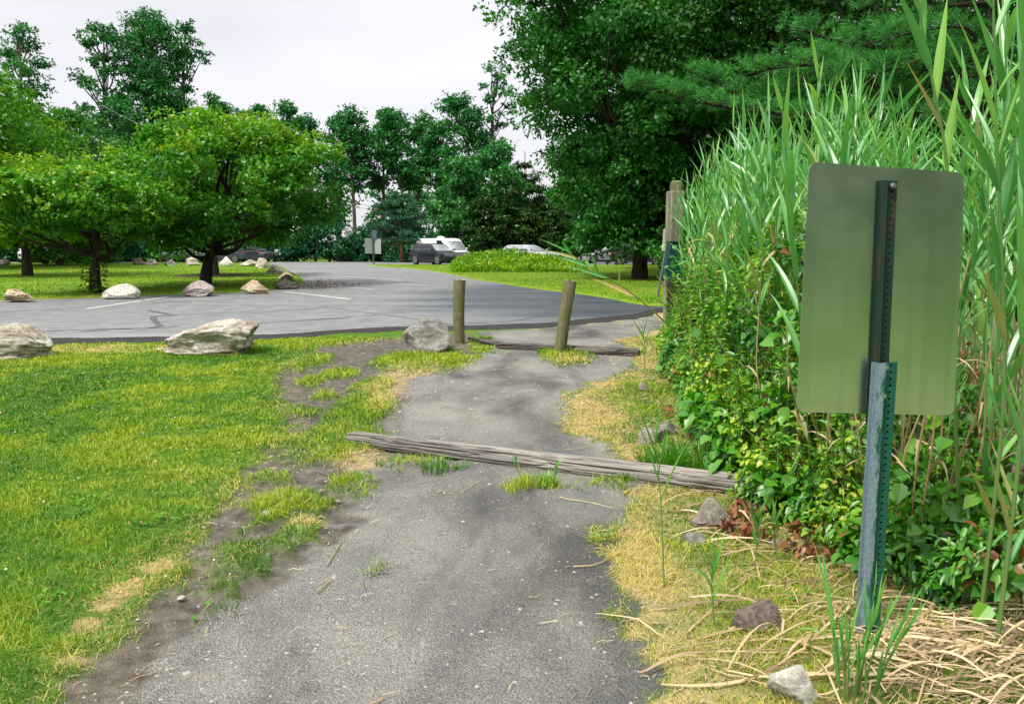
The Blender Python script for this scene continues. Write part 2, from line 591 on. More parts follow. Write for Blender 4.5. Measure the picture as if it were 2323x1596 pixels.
def zone_mat(path):
    t = NT('trail_gravel' if path else 'lawn_soil')
    co = t.n('NewGeometry').outputs['Position']
    big = t.noise(co, .9, 4, .6)
    mid = t.noise(co, 9, 5, .7)
    fin = t.noise(co, 190, 4, .8)
    vor = t.n('TexVoronoi', {'Vector': co, 'Scale': 130.0, 'Randomness': 1.0})
    stone = t.ramp(vor.outputs['Color'], [(0, .45), (.5, .85), (1, 1.3)])
    grav = t.ramp(fin, [(.3, (.075, .075, .07)), (.5, (.225, .222, .204)), (.7, (.48, .468, .43))])
    grav = t.mix(.7, grav, t.mix(1.0, grav, stone, 'MULTIPLY'))
    patchy = t.noise(t.mapping(co, loc=(.6, 0, 0), scale=(.85, .42, 1)), 1.0, 4, .6, .4)  # broad darker patches across the gravel
    grav = t.mix(t.ramp(patchy, [(.36, .9), (.54, 0)]), grav, t.mix(1.0, grav, (.36, .36, .37), 'MULTIPLY'))
    grav = t.mix(t.ramp(big, [(.45, 0), (.65, .7)]), grav, t.mix(1.0, grav, (1.5, 1.45, 1.36), 'MULTIPLY'))
    grav = t.mix(t.ramp(mid, [(.58, 0), (.75, .35)]), grav, (.42, .34, .22))
    soilc = t.ramp(mid, [(.3, (.05, .043, .036)), (.55, (.135, .12, .10)), (.75, (.25, .225, .195))])
    soilc = t.mix(t.ramp(fin, [(.6, 0), (.75, .6)]), soilc, (.34, .31, .27))
    turf = t.ramp(mid, [(.3, (.03, .10, .008)), (.6, (.10, .20, .012)), (.8, (.24, .26, .05))])
    strw = t.ramp(fin, [(.3, (.32, .22, .09)), (.55, (.6, .46, .24)), (.75, (.8, .67, .43))])
    c = t.mix(t.attr('soil'), turf, soilc)
    c = t.mix(t.math('MULTIPLY', t.attr('straw'), t.ramp(mid, [(.3, .35), (.6, 1)])), c, strw)
    c = t.mix(t.attr('gravel'), c, grav)
    h = t.math('ADD', t.math('MULTIPLY', fin, .5), t.math('MULTIPLY', vor.outputs['Distance'], -.9))
    return t.bsdf(c, .95, 0, t.bump(h, .9, .012), .15)


MG, MP = zone_mat(False), zone_mat(True)


def ground_part(name, facemask, mat):
    ny, nx = XX.shape
    idx = np.arange(ny * nx).reshape(ny, nx)
    q = np.stack([idx[:-1, :-1], idx[:-1, 1:], idx[1:, 1:], idx[1:, :-1]], -1)[facemask]
    used, inv = np.unique(q.ravel(), return_inverse=True)
    V = np.stack([XX.ravel(), YY.ravel(), ZZ.ravel()], 1)[used]
    mb = MB()
    mb.add(V, inv.reshape(-1, 4))
    o = mb.build(name, mat, smooth=True)
    soilw = np.maximum(di * (1 - gp * .6), soil).ravel()[used]
    straww = np.clip(st * .5 + right * (.1 + .6 * ddry) + ddry * .3, 0, 1).ravel()[used] * (1 - gr.ravel()[used])
    for nm, dta in (('gravel', gr.ravel()[used]), ('soil', soilw), ('straw', straww)):
        at = o.data.attributes.new(nm, 'FLOAT', 'POINT')
        at.data.foreach_set('value', dta.astype(np.float32))
    return tag(o, kind='structure')


fc = .25 * (gr[:-1, :-1] + gr[1:, :-1] + gr[:-1, 1:] + gr[1:, 1:]) > .5
ground_part('ground', ~fc, MG)
ground_part('path', fc, MP)


# ------------------------------------------------------------------ asphalt lot, islands, paint
def asphalt(name, edge=False):
    t = NT(name)
    co = t.n('NewGeometry').outputs['Position']
    fin = t.noise(co, 60, 4, .75)
    mid = t.noise(co, 2.2, 5, .65)
    streak = t.noise(t.mapping(co, rot=(0, 0, .12), scale=(.10, .75, 1)), 1.0, 5, .6)
    if edge:
        c = t.ramp(fin, [(.3, (.02, .02, .02)), (.55, (.07, .068, .066)), (.75, (.2, .195, .19))])
        return t.bsdf(c, .95, 0, t.bump(fin, 1.0, .04), .2)
    c = t.ramp(fin, [(.3, (.135, .143, .142)), (.7, (.285, .295, .29))])
    c = t.mix(t.ramp(mid, [(.38, .7), (.62, 0)]), c, (.115, .12, .125))
    blot = t.noise(co, .55, 6, .75, .6)
    c = t.mix(t.ramp(blot, [(.56, 0), (.66, .45)]), c, (.10, .105, .11))
    c = t.mix(t.ramp(streak, [(.48, 0), (.7, .35)]), c, (.34, .34, .325))
    grit = t.noise(co, 14, 6, .8)
    c = t.mix(t.ramp(grit, [(.38, .55), (.58, 0)]), c, (.10, .104, .105))
    c = t.mix(t.ramp(grit, [(.60, 0), (.74, .5)]), c, (.40, .41, .40))
    # fresh damp sealcoat where the lot meets the trail
    cen = G(1290, 680)
    m = t.mapping(co, loc=(-cen[0] / 5.2, -cen[1] / 11.0, 0), scale=(1 / 5.2, 1 / 11.0, 0))
    dist = t.n('VectorMath', {0: m}, operation='LENGTH').outputs['Value']
    dist = t.math('ADD', dist, t.math('MULTIPLY', t.math('SUBTRACT', streak, .5), 1.1))
    wet = t.ramp(dist, [(.6, 1), (1.15, 0)])
    c = t.mix(t.math('MULTIPLY', wet, .9), c, (.04, .05, .064))
    r = t.math('SUBTRACT', .85, t.math('MULTIPLY', wet, t.ramp(streak, [(.45, .18), (.62, .52)])))
    return t.bsdf(c, r, 0, t.bump(fin, .35, .01), .4)


def slab(name, pts, z, mat, skirt=None, skirt_mat=None, drop=.05, out=.12):
    """flat outline with a sloping rim"""
    P = np.array([[p[0], p[1], z] for p in pts])
    n = len(P)
    a = .5 * sum(P[i][0] * P[(i + 1) % n][1] - P[(i + 1) % n][0] * P[i][1] for i in range(n))
    if a < 0:
        P = P[::-1]
    mb = MB()
    mb.add(P, [list(range(n))])
    if skirt:
        T = unit(np.roll(P, -1, 0) - np.roll(P, 1, 0))
        N = np.stack([T[:, 1], -T[:, 0], np.zeros(n)], 1)
        Q = P + N * out
        Q[:, 2] = z - drop
        V = np.vstack([P, Q])
        mb.add(V, [[i, n + i, n + (i + 1) % n, (i + 1) % n] for i in range(n)], 1)
    return tag(mb.build(name, [mat, skirt_mat or mat]), kind='structure')


LOTZ = .08
ISZ = LOTZ + .05
rough_edge = spline(lot_edge, 260)
rough_edge[:, 1] += (fbm(rough_edge[:, 0] * 3, rough_edge[:, 0] * 0, 4, 4) - .5) * .22
lot_pts = list(rough_edge) + [np.array([40, 30, 0]), np.array([46, 71, 0]), np.array([-110, 71, 0]), np.array([-60, 12.4, 0])]
slab('parking_lot', lot_pts, LOTZ, asphalt('asphalt'), True, asphalt('asphalt_edge', True), .11, .2)


def turf_mat():
    t = NT('island_turf')
    co = t.n('NewGeometry').outputs['Position']
    a = t.noise(co, .35, 4, .6)
    b = t.noise(co, 6, 5, .7)
    c = t.ramp(a, [(.35, (.10, .21, .012)), (.5, (.17, .26, .015)), (.66, (.26, .28, .03))])
    c = t.mix(t.ramp(b, [(.4, .5), (.65, 0)]), c, (.06, .15, .01))
    return t.bsdf(c, .95, 0, t.bump(b, .6, .05), .1)


TURF = turf_mat()
isl_l_px = [(-700, 690), (-200, 686), (0, 681), (110, 678), (200, 675.5), (320, 670), (400, 667), (480, 665), (560, 661), (620, 656), (665, 648), (683, 640), (680, 632), (662, 622),
            (645, 612), (635, 606), (615, 601), (590, 598.5), (540, 597.4), (300, 597.4), (0, 597.4), (-500, 597.4)]
isl_r_px = [(832, 602), (870, 605), (930, 609), (990, 616), (1040, 625), (1085, 634), (1150, 644), (1200, 652), (1260, 660), (1330, 668), (1400, 679), (1445, 688), (1520, 694), (1700, 690),
            (2100, 660), (2000, 604), (1500, 602.5), (1250, 602), (1000, 601.6), (900, 601)]
il = spline([G(*p, LOTZ) for p in isl_l_px], 200)
ir = spline([G(*p, LOTZ) for p in isl_r_px], 200)
slab('lawn_island', il, ISZ, TURF, True, TURF, .06, .12)
slab('lawn_verge', ir, ISZ, TURF, True, TURF, .06, .12)


def ribbon(mb, px, w, z, tint=.5, jag=0.0):
    P = spline([G(*p, z) for p in px], max(2, 10 * (len(px) - 1)))
    T = unit(np.gradient(P, axis=0))
    N = np.stack([T[:, 1], -T[:, 0], T[:, 2] * 0], 1)
    n = len(P)
    ww = w * (1 + jag * (rng.random(n) - .5))[:, None]
    V = np.stack([P - N * ww / 2, P + N * ww / 2], 1).reshape(-1, 3)
    mb.add(V, [[2 * i, 2 * i + 1, 2 * i + 3, 2 * i + 2] for i in range(n - 1)], 0, tint)


mb = MB()
for px in ([(195, 700), (320, 682)], [(328, 681), (380, 673)], [(-30, 682), (40, 683)], [(644, 661), (794, 678)], [(710, 646), (845, 655)], [(688, 633), (970, 647)],
           [(768, 626), (911, 634)], [(725, 613), (772, 614)], [(754, 620), (845, 623)], [(728, 605), (772, 606)], [(681, 605), (712, 607)], [(690, 617), (720, 618)]):
    ribbon(mb, px, .11, LOTZ + .004, jag=.3)
tag(mb.build('road_markings', plain('line_paint', (.68, .68, .65), .7, var=.35, scale=9)), kind='structure')
mb = MB()
for px, w in (([(68, 752), (200, 747), (359, 743), (403, 739)], .07), ([(574, 733), (680, 727), (794, 721)], .06), ([(335, 703), (380, 712), (393, 715), (350, 717), (352, 728), (362, 739), (340, 744)], .12),
              ([(735, 695), (856, 712), (970, 726), (1020, 735)], .05), ([(681, 727), (770, 720), (856, 714)], .05), ([(0, 709), (90, 703), (180, 698)], .05), ([(335, 688), (480, 681), (610, 674)], .05),
              ([(540, 712), (620, 706), (740, 697)], .04), ([(180, 752), (260, 746), (300, 745)], .1), ([(400, 715), (470, 712), (640, 702)], .035), ([(1060, 733), (1160, 728), (1230, 715)], .05)):
    ribbon(mb, px, w, LOTZ + .004, jag=.9)
tag(mb.build('asphalt_cracks', plain('crack_filler', (.085, .09, .095), .7, var=.3)), kind='structure')

# ------------------------------------------------------------------ turf, tufts and straw
def sample_region(n, x0, x1, y0, y1):
    return rng.uniform(x0, x1, n), rng.uniform(y0, y1, n)


def scatter_turf():
    mb = MB()
    n = 900000
    x, y = rng.uniform(-9.5, 2.6, n), 2.1 + 11.5 * rng.random(n) ** 1.35
    vis = np.abs(x) < y * .70 + .8
    x, y = x[vis], y[vis]
    d, dry = green_density(x, y)
    keep = rng.random(len(x)) < d * np.clip(4.6 / y, .30, 1) * .85
    keep &= sdpoly(x, y, lot_edge + [np.array([60, 90, 0]), np.array([-90, 90, 0])]) > .16
    x, y, d, dry = x[keep], y[keep], d[keep], dry[keep]
    n = len(x)
    big = fbm(x * .8, y * .8, 31, 3)
    med = fbm(x * 3, y * 3, 33, 3)
    tint = np.clip(.57 + (big - .5) * 1.5 + (med - .5) * 1.5 + (fbm(x * 9, y * 9, 35, 2) - .5) * 1.0 + rng.normal(0, .14, n), 0, 1)
    dr = np.where(rng.random(n) < dry * .95 + .03, rng.uniform(.5, 1, n), rng.uniform(0, .12, n))
    P = np.stack([x, y, ground_z(x, y) - .004], 1)
    h = rng.uniform(.022, .06, n) * (1 + 1.6 * (med - .5)) * np.where(dr > .4, .8, 1)
    gpv = patchw(x, y, grass_patches)
    h = h * (1 + .9 * gpv * rng.random(n))
    tint = np.clip(tint + .12 * gpv, 0, 1)
    w = np.maximum(.0032, .0010 * y) * rng.uniform(.8, 1.4, n)
    lean = np.where(dr > .4, rng.uniform(.6, 2.6, n), rng.uniform(.15, 1.3, n))
    blades(mb, P, rng.uniform(0, 2 * PI, n), lean, h, w, tint, dr)
    return tag(mb.build('grass', M['lawn_leaf']), 'short mown lawn grass with scorched rim beside the bare trail soil', 'grass', kind='stuff')


scatter_turf()


def clover():
    mb = MB()
    n = 260
    V, F = ico(1)
    x, y = rng.uniform(-6, -.8, n), 3.0 + 7 * rng.random(n)
    d, _ = green_density(x, y)
    k = (rng.random(n) < d * fbm(x, y, 90, 2) * 1.6) & (np.abs(x) < y * .7)
    for a, b in zip(x[k], y[k]):
        mb.add(V * np.array([.006, .006, .005]) * rng.uniform(.7, 1.2) + [a, b, float(ground_z(np.array(a), np.array(b))) + .045], F)
    tag(mb.build('clover_flowers', plain('clover_white', (.75, .72, .66), .9)), 'tiny white clover heads dotted over the lawn', 'clover', kind='stuff')
    mb = MB()
    n = 1500
    cx, cy = rng.uniform(-5, 1.4, 90), 3 + 8 * rng.random(90)
    i = rng.integers(0, 90, n)
    x, y = cx[i] + rng.normal(0, .07, n), cy[i] + rng.normal(0, .09, n)
    d, _ = green_density(x, y)
    k = rng.random(n) < d
    x, y = x[k], y[k]
    n = len(x)
    a = rng.uniform(0, 6.28, n)
    folded(mb, np.stack([x, y, ground_z(x, y) + .018], 1), np.stack([np.cos(a), np.sin(a), np.full(n, .35)], 1), np.tile([0, 0, 1.0], (n, 1)), rng.uniform(.02, .045, n), rng.uniform(.014, .026, n), rng.uniform(.1, .7, n), 0, .3, .1)
    tag(mb.build('lawn_weeds', M['tuft']), 'low broad leaved weeds mixed into the lawn', 'weeds', kind='stuff')



def island_turf():
    mb = MB()
    for poly, n in ((il, 150000), (ir, 110000)):
        x0, x1, y0, y1 = poly[:, 0].min(), poly[:, 0].max(), poly[:, 1].min(), poly[:, 1].max()
        x, y = rng.uniform(max(x0, -42), x1, n), y0 + (y1 - y0) * rng.random(n) ** 1.6
        k = (sdpoly(x, y, poly) < .05) & (np.abs(x) < y * .68 + 2)
        x, y = x[k], y[k]
        m = len(x)
        big = fbm(x * .3, y * .3, 41, 4)
        tint = np.clip(.45 + (big - .5) * 1.3 + rng.normal(0, .10, m), 0, 1)
        P = np.stack([x, y, np.full(m, ISZ - .01)], 1)
        blades(mb, P, rng.uniform(0, 2 * PI, m), rng.uniform(.2, 1.2, m), rng.uniform(.03, .065, m), rng.uniform(.016, .035, m), tint, np.where(rng.random(m) < .1, .6, 0))
    tag(mb.build('island_grass', M['lawn_leaf']), 'sunlit mown grass on the islands of the parking lot', 'grass', kind='stuff')


island_turf()


def tuft_mesh(mb, c, n, r, h, w, tint=(.2, .7), dry=.08, lean=(.2, 1.1)):
    a = rng.uniform(0, 2 * PI, n)
    q = np.sqrt(rng.random(n)) * r
    x, y = c[0] + np.cos(a) * q, c[1] + np.sin(a) * q
    P = np.stack([x, y, ground_z(x, y) - .01], 1)
    blades(mb, P, a + rng.normal(0, .7, n), rng.uniform(*lean, n), rng.uniform(.5, 1, n) * h, w * rng.uniform(.7, 1.2, n),
           rng.uniform(*tint, n), np.where(rng.random(n) < dry, rng.uniform(.6, 1, n), 0))


tufts = [((1005, 792), 160, .16, .15, .012, 'lush grass tuft between the round boulder and the upright bollard', (.1, .5)),
         ((930, 815), 150, .30, .07, .010, 'yellowing grass fringe in front of the round boulder', (.4, .9)),
         ((1240, 802), 110, .14, .11, .011, 'green grass clump left of the leaning bollard foot', (.3, .8)),
         ((1310, 800), 130, .16, .11, .011, 'green grass clump right of the leaning bollard foot', (.3, .8)),
         ((985, 1062), 60, .10, .15, .009, 'dark green grass tuft at the middle of the split log', (0, .4)),
         ((1045, 1060), 34, .05, .12, .008, 'small grass tuft against the log beside the dark tuft', (.2, .6)),
         ((885, 1045), 60, .12, .10, .008, 'grass tuft by the far end of the split log', (.4, .8)),
         ((1240, 1105), 50, .07, .16, .011, 'bright grass clump growing against the near side of the log', (.4, .9)),
         ((1580, 1065), 420, .30, .30, .010, 'thick arching dark grass clump behind the end of the log', (0, .5)),
         ((1500, 1060), 180, .16, .22, .010, 'grass clump in front of the stone at the log', (.2, .7)),
         ((820, 1005), 150, .22, .11, .008, 'grass clump around the tapered end of the log', (.4, .9)),
         ((600, 795), 150, .3, .12, .012, 'grass clump at the right foot of the long boulder', (.2, .6)),
         ((450, 805), 220, .5, .09, .012, 'grass fringe along the foot of the long boulder', (.3, .7)),
         ((1460, 890), 160, .3, .16, .011, 'yellow green grass clump at the bend of the path', (.4, .9)),
         ((1440, 800), 110, .2, .14, .012, 'grass clump at the end of the dark beam', (.4, .9)),
         ((1130, 800), 60, .2, .07, .012, 'sparse grass sprigs along the dark beam', (.3, .8))]
for (px, n, r, h, w, lab, tn) in tufts:
    mb = MB()
    c = G(*px)
    tuft_mesh(mb, c, n, r, h, w, tn)
    tag(mb.build('grass_tuft', M['tuft']), lab, 'grass tuft', kind='stuff' if ('fringe' in lab or 'sprigs' in lab) else None)


# loose dead stalks, straw flecks, pebbles, dead leaves
def flat_ribbons(mb, x, y, ang, L, w, curl=.15, tint=.5, zoff=.004, lift=.0, seg=5):
    """long flattened dry leaves or stalks lying on the ground"""
    n = len(x)
    t = np.linspace(-.5, .5, seg)
    bend = (rng.normal(0, 1, n) * curl)[:, None]
    A = ang[:, None] + bend * t[None] * 2 + np.cumsum(rng.normal(0, .07, (n, seg)), 1) + np.where(rng.random((n, 1)) < .25, rng.normal(0, .5, (n, 1)) * (t[None] > rng.uniform(-.3, .3, (n, 1))), 0)
    dx = np.cumsum(np.cos(A), 1) / seg * L[:, None]
    dy = np.cumsum(np.sin(A), 1) / seg * L[:, None]
    px = x[:, None] + dx - dx.mean(1, keepdims=True)
    py = y[:, None] + dy - dy.mean(1, keepdims=True)
    gz = ground_z(px.ravel(), py.ravel()).reshape(n, seg)
    li = (rng.random(n) * lift)[:, None] * (np.cos(t * PI)[None] + rng.uniform(-.8, .8, n)[:, None] * t[None] * 2)
    pz = gz + zoff + np.abs(li) + rng.random(n)[:, None] * lift * .25
    tw = rng.uniform(-.7, .7, n)[:, None] + rng.normal(0, .5, n)[:, None] * t[None] * 2
    wprof = np.clip(1.15 - np.abs(t) * 1.4, .2, 1)[None] * w[:, None] / 2
    sx, sy, sz = -np.sin(A) * np.cos(tw) * wprof, np.cos(A) * np.cos(tw) * wprof, np.abs(np.sin(tw)) * wprof
    V = np.stack([np.stack([px - sx, py - sy, pz + .0], -1), np.stack([px + sx, py + sy, pz + sz * 2], -1)], 2).reshape(-1, 3)
    b = np.arange(n)[:, None, None] * seg * 2 + np.arange(seg - 1)[None, :, None] * 2
    F = (b + np.array([0, 1, 3, 2])).reshape(-1, 4)
    mb.add(V, F, 0, np.repeat(np.broadcast_to(tint, (n,)), seg * 2))


def straw_flecks():
    mb = MB()
    n = 60000
    x, y = rng.uniform(-4, 3.2, n), 2.1 + 11 * rng.random(n) ** 1.3
    grv, dir_, gp_, st_, rt_, so_, nz_, fi_ = zones(x, y)
    p = np.clip(rt_ * .8 * (1 - .3 * so_) + st_ * .9 * (1 - grv) + .014 * grv + .06 * dir_, 0, 1) * np.clip(5 / y, .35, 1)
    near_right = np.exp(-np.maximum(0, .12 * y - .15 + .25 - x) / .12) * grv
    p = np.clip(p + near_right * .25, 0, 1)
    k = rng.random(n) < p * .75
    x, y = x[k], y[k]
    m = len(x)
    flat_ribbons(mb, x, y, rng.uniform(0, PI, m), rng.uniform(.03, .13, m), np.maximum(.0028, .0008 * y) * rng.uniform(.7, 1.5, m), .16, np.clip(rng.normal(.55, .25, m), 0, 1), .004, .018, 4)
    tag(mb.build('straw_litter', M['straw']), 'pale straw flecks scattered over the trail edges and scorched grass', 'straw', kind='stuff')


straw_flecks()


def reed_litter():
    mb = MB()
    n = 5200
    y = 2.2 + 5.2 * rng.random(n) ** 1.5
    x = bank_edge_x(y) - .75 + 2.2 * rng.random(n) ** 1.2
    sxp, syp = project(np.stack([x, y, x * 0], 1))
    k = rng.random(n) < np.clip(1.2 - np.maximum(0, y - 3.6) * .4, .12, 1) * np.clip((x - bank_edge_x(y) + .9) * 1.4, .1, 1)
    x, y = x[k], y[k]
    n = len(x)
    ang = rng.normal(.35, .8, n) + np.where(rng.random(n) < .3, PI / 2, 0)
    flat_ribbons(mb, x, y, ang, rng.uniform(.10, .6, n), rng.uniform(.0025, .006, n) * (1 + 1.3 * (rng.random(n) < .10)), np.abs(rng.normal(.10, .08, n)), np.clip(rng.normal(.5, .3, n), 0, 1), .004, .035, 8)
    # broad bleached leaves heaped at the corner of the bank
    c = G(2150, 1495)
    m = 200
    x2, y2 = c[0] + rng.normal(0, .38, m), c[1] + rng.normal(0, .22, m)
    flat_ribbons(mb, x2, y2, rng.normal(.2, .6, m), rng.uniform(.2, .6, m), rng.uniform(.006, .014, m), .25, np.clip(rng.normal(.55, .28, m), 0, 1), .012, .06, 10)
    tag(mb.build('reed_litter', M['straw']), 'matted heap of bleached dead reed leaves around the sign post foot', 'dry reeds', kind='stuff')


reed_litter()


def brown_leaves():
    mb = MB()
    pts = []
    for (cx, cy, rx, ry, n) in [(1715, 1110, 70, 30, 200), (1790, 1150, 60, 40, 90), (1700, 1200, 70, 40, 60), (1580, 965, 30, 14, 24), (1530, 940, 25, 10, 12), (1760, 1085, 40, 20, 50), (1840, 1250, 60, 40, 40), (1545, 815, 8, 20, 8)]:
        a, q = rng.uniform(0, 2 * PI, n), np.sqrt(rng.random(n))
        for i in range(n):
            pts.append(G(cx + math.cos(a[i]) * q[i] * rx, cy + math.sin(a[i]) * q[i] * ry))
    P = np.array(pts)
    n = len(P)
    P[:, 2] = ground_z(P[:, 0], P[:, 1]) + rng.uniform(.01, .07, n)
    D = randdir(n)
    D[:, 2] *= .5
    N = randdir(n) * .7 + np.array([0, 0, 1.0])
    folded(mb, P, D, unit(N), rng.uniform(.03, .08, n), rng.uniform(.02, .055, n), rng.random(n), 0, .7, .6)
    tag(mb.build('dead_leaves', M['deadleaf']), 'curled red brown dead leaves gathered at the end of the log', 'dead leaves', kind='stuff')


brown_leaves()


def lot_leaves():
    mb = MB()
    n = 220
    P = np.array([G(715 + 55 * a + 20 * b, 644 + 7 * b, LOTZ) for a, b in zip(rng.normal(0, .8, n), rng.normal(0, .8, n))])
    P[:, 2] = LOTZ + .008
    folded(mb, P, randdir(n) * [1, 1, .2], unit(rng.normal(0, .3, (n, 3)) + [0, 0, 1]), rng.uniform(.06, .12, n), rng.uniform(.05, .09, n), rng.random(n), 0, .2, .2)
    tag(mb.build('leaf_debris', M['deadleaf']), 'brown leaf debris blown on the asphalt at the island tip', 'dead leaves', kind='stuff')


lot_leaves()


def pebbles():
    mb = MB()
    n = 9000
    x, y = rng.uniform(-3, 2, n), 2.1 + 9 * rng.random(n) ** 1.4
    grv, dir_, *_ = zones(x, y)
    k = rng.random(n) < np.maximum(grv * .25, dir_ * .35)
    x, y = x[k], y[k]
    ico = np.array([[1, 0, 0], [-1, 0, 0], [0, 1, 0], [0, -1, 0], [0, 0, 1], [0, 0, -.5]], float)
    F = np.array([[0, 2, 4], [2, 1, 4], [1, 3, 4], [3, 0, 4]])
    n = len(x)
    s = rng.uniform(.004, .011, n) * (1 + 1.5 * (rng.random(n) < .04))
    V = ico[None] * s[:, None, None] * rng.uniform(.5, 1.3, (n, 6, 3)) * np.array([1, 1, .6])
    V += np.stack([x, y, ground_z(x, y)], 1)[:, None]
    mb.add(V.reshape(-1, 3), (np.arange(n)[:, None, None] * 6 + F[None]).reshape(-1, 3), 0, 0.5)
    tag(mb.build('pebbles', M['pebble']), 'small loose stones scattered on the trail surface', 'pebbles', kind='stuff')


pebbles()


def lying_stalk(px0, px1, w, lab, name='dry_stalk'):
    a, b = G(*px0), G(*px1)
    P = spline([a, (a + b) / 2 + rng.normal(0, .015, 3), b], 10)
    P[:, 2] = ground_z(P[:, 0], P[:, 1]) + .012
    mb = MB()
    w *= .38
    tube(mb, P, np.linspace(w, w * .6, 10), 6, tint=rng.uniform(.5, .9), wob=.2)
    tag(mb.build(name, M['straw']), lab, 'dry stalk')


for a, b, w, lab in [((740, 1280), (772, 1225), .010, 'pale broken stalk on the soil at the left of the trail'),
                     ((718, 1340), (750, 1312), .011, 'short thick stalk lying below the other stalk on the left trail edge'),
                     ((1045, 1118), (1085, 1095), .008, 'forked dry twig on the gravel in front of the log'),
                     ((1270, 1133), (1390, 1155), .008, 'long dry stalk on the gravel below the log at right'),
                     ((1300, 1290), (1385, 1270), .009, 'dry stalk pair on the right half of the gravel'),
                     ((1625, 1485), (1960, 1492), .011, 'long straight tan stalk lying across the foot of the sign post'),
                     ((1560, 1440), (1700, 1315), .013, 'thick tan stalk leaning across the dry grass beside the brown stone'),
                     ((1640, 1240), (1880, 1245), .008, 'thin straight stalk in the dry grass behind the post'),
                     ((1280, 1022), (1345, 1012), .007, 'short stalk on the gravel behind the log'),
                     ((1375, 1065), (1460, 1058), .007, 'stalk on the gravel close to the right end of the log'),
                     ((840, 1590), (870, 1575), .010, 'short stick at the bottom edge of the trail'),
                     ((1100, 843), (1180, 835), .007, 'thin stalk on the gravel between the two bollards')]:
    lying_stalk(a, b, w, lab)


# ------------------------------------------------------------------ rocks
import bmesh


def ico(sub):
    bm = bmesh.new()
    bmesh.ops.create_icosphere(bm, subdivisions=sub, radius=1)
    V = np.array([v.co[:] for v in bm.verts])
    F = np.array([[v.index for v in f.verts] for f in bm.faces])
    bm.free()
    return V, F


ICO = {3: ico(3), 5: ico(5)}


def rock(label, mat, px, seed, ratio=.8, profile=None, name='boulder', group=None, z0=0.0, planes=9, sub=5, yaw=0.0, rough=.07, cat='boulder', y=None, keel=.28, boxy=1.0):
    x0, x1, yt, yb = px
    if group == LG:
        z0 = ISZ
    g = G((x0 + x1) / 2, yb, z0)
    if y is not None:
        g = AT((x0 + x1) / 2, yb, y)
    dep = g[1] * CP - (g[2] - EYE) * SP
    w = (x1 - x0) / FPX * dep * (1.06 if group else 1)
    h = (yb - yt) / FPX * dep * (1.12 if group else 1)
    V, F = ICO[sub]
    V = V.copy()
    r = np.random.default_rng(seed)
    for k in range(planes):
        n = unit(r.normal(size=3) * np.array([1, 1, .8]))
        off = r.uniform(.55, .85)
        s = V @ n
        V = V - np.where(s > off, (s - off) * .92, 0)[:, None] * n
    d = np.array([mnoise.fractal(Vector(p * 1.7 + seed), 1.0, 2.0, 5) for p in V])
    d3 = np.array([mnoise.noise(Vector(p * 9 + seed)) for p in V])
    d2 = np.array([abs(mnoise.noise(Vector((p[0] * 2.2 + seed, p[1] * 2.2, p[2] * 5)))) for p in V])
    if boxy != 1:
        V = np.sign(V) * np.abs(V) ** boxy
    V = V * (1 + rough * d - rough * .9 * d2 + rough * .22 * d3)[:, None]
    V /= np.abs(V).max(0)
    if yaw:
        c, s = math.cos(yaw), math.sin(yaw)
        V[:, :2] = V[:, :2] @ np.array([[c, s], [-s, c]])
        V /= np.abs(V).max(0)
    if profile:
        f = np.interp(V[:, 0], [p[0] for p in profile], [p[1] for p in profile])
        V[:, 2] = np.where(V[:, 2] > -.2, -.2 + (V[:, 2] + .2) * f, V[:, 2])
    # the widest line sits low; the keel is buried
    spread = 1 / np.sqrt(np.clip(1 - np.minimum(V[:, 2], 0) ** 2 * .85, .2, 1))
    V[:, :2] *= np.minimum(spread, 1.9)[:, None]
    V[:, :2] = np.clip(V[:, :2], -1.02, 1.02)
    z = np.where(V[:, 2] > 0, V[:, 2] * (1 - keel), V[:, 2] * (keel + .12))
    V = np.stack([V[:, 0] * w / 2, V[:, 1] * w * ratio / 2, (z + keel) * h], 1)
    mb = MB()
    mb.add(V, F)
    o = mb.build(name, mat, smooth=True, loc=(g[0], g[1] + w * ratio / 2 * .8, g[2] - .01))
    return tag(o, label, cat, group)


LG = 'boulders lining the parking lot island'
rock('long pale boulder with a flat slanting top at the lawn edge', M['rock_tan'], (361, 577, 722, 808), 5, .6, [(-1, .5), (-.7, .66), (-.3, .78), (.2, .92), (.6, 1.0), (.85, 1.0), (1, .9)], rough=.15, planes=5, boxy=.62, keel=.3)
rock('tan boulder cut by the photo edge beside the asphalt', M['rock_tan'], (-75, 91, 735, 815), 12, .8, [(-1, .7), (0, 1), (.4, .95), (1, .35)], rough=.14, planes=8, boxy=.75)
rock('round grey boulder leaning against the upright wooden bollard', M['rock_grey'], (908, 1029, 721, 803), 23, .85, [(-1, .75), (-.3, .95), (.3, 1), (.8, .9), (1, .8)], planes=5, rough=.07, keel=.42, boxy=.95)
rock('layered brown boulder at the left end of the island kerb row', M['rock_gold'], (-8, 63, 656, 682), 31, .7, None, group=LG, planes=12, rough=.13)
rock('smooth chalk white boulder near the ivy clad tree trunk', M['rock_white'], (221, 306, 645, 675), 42, .6, [(-1, .35), (-.4, .75), (.3, 1), (.7, 1), (1, .75)], group=LG, planes=6, rough=.06)
rock('lilac grey rounded boulder in front of the leaning tree trunk', M['rock_lilac'], (408, 485, 639, 669), 53, .7, [(-1, .5), (-.4, .95), (.0, 1), (.6, .7), (1, .3)], group=LG, planes=8)
rock('golden brown wedge boulder right of the lilac one', M['rock_gold'], (537, 607, 637, 663), 64, .7, [(-1, .8), (-.5, 1), (0, .95), (.5, .75), (1, .3)], group=LG, planes=10, rough=.11)
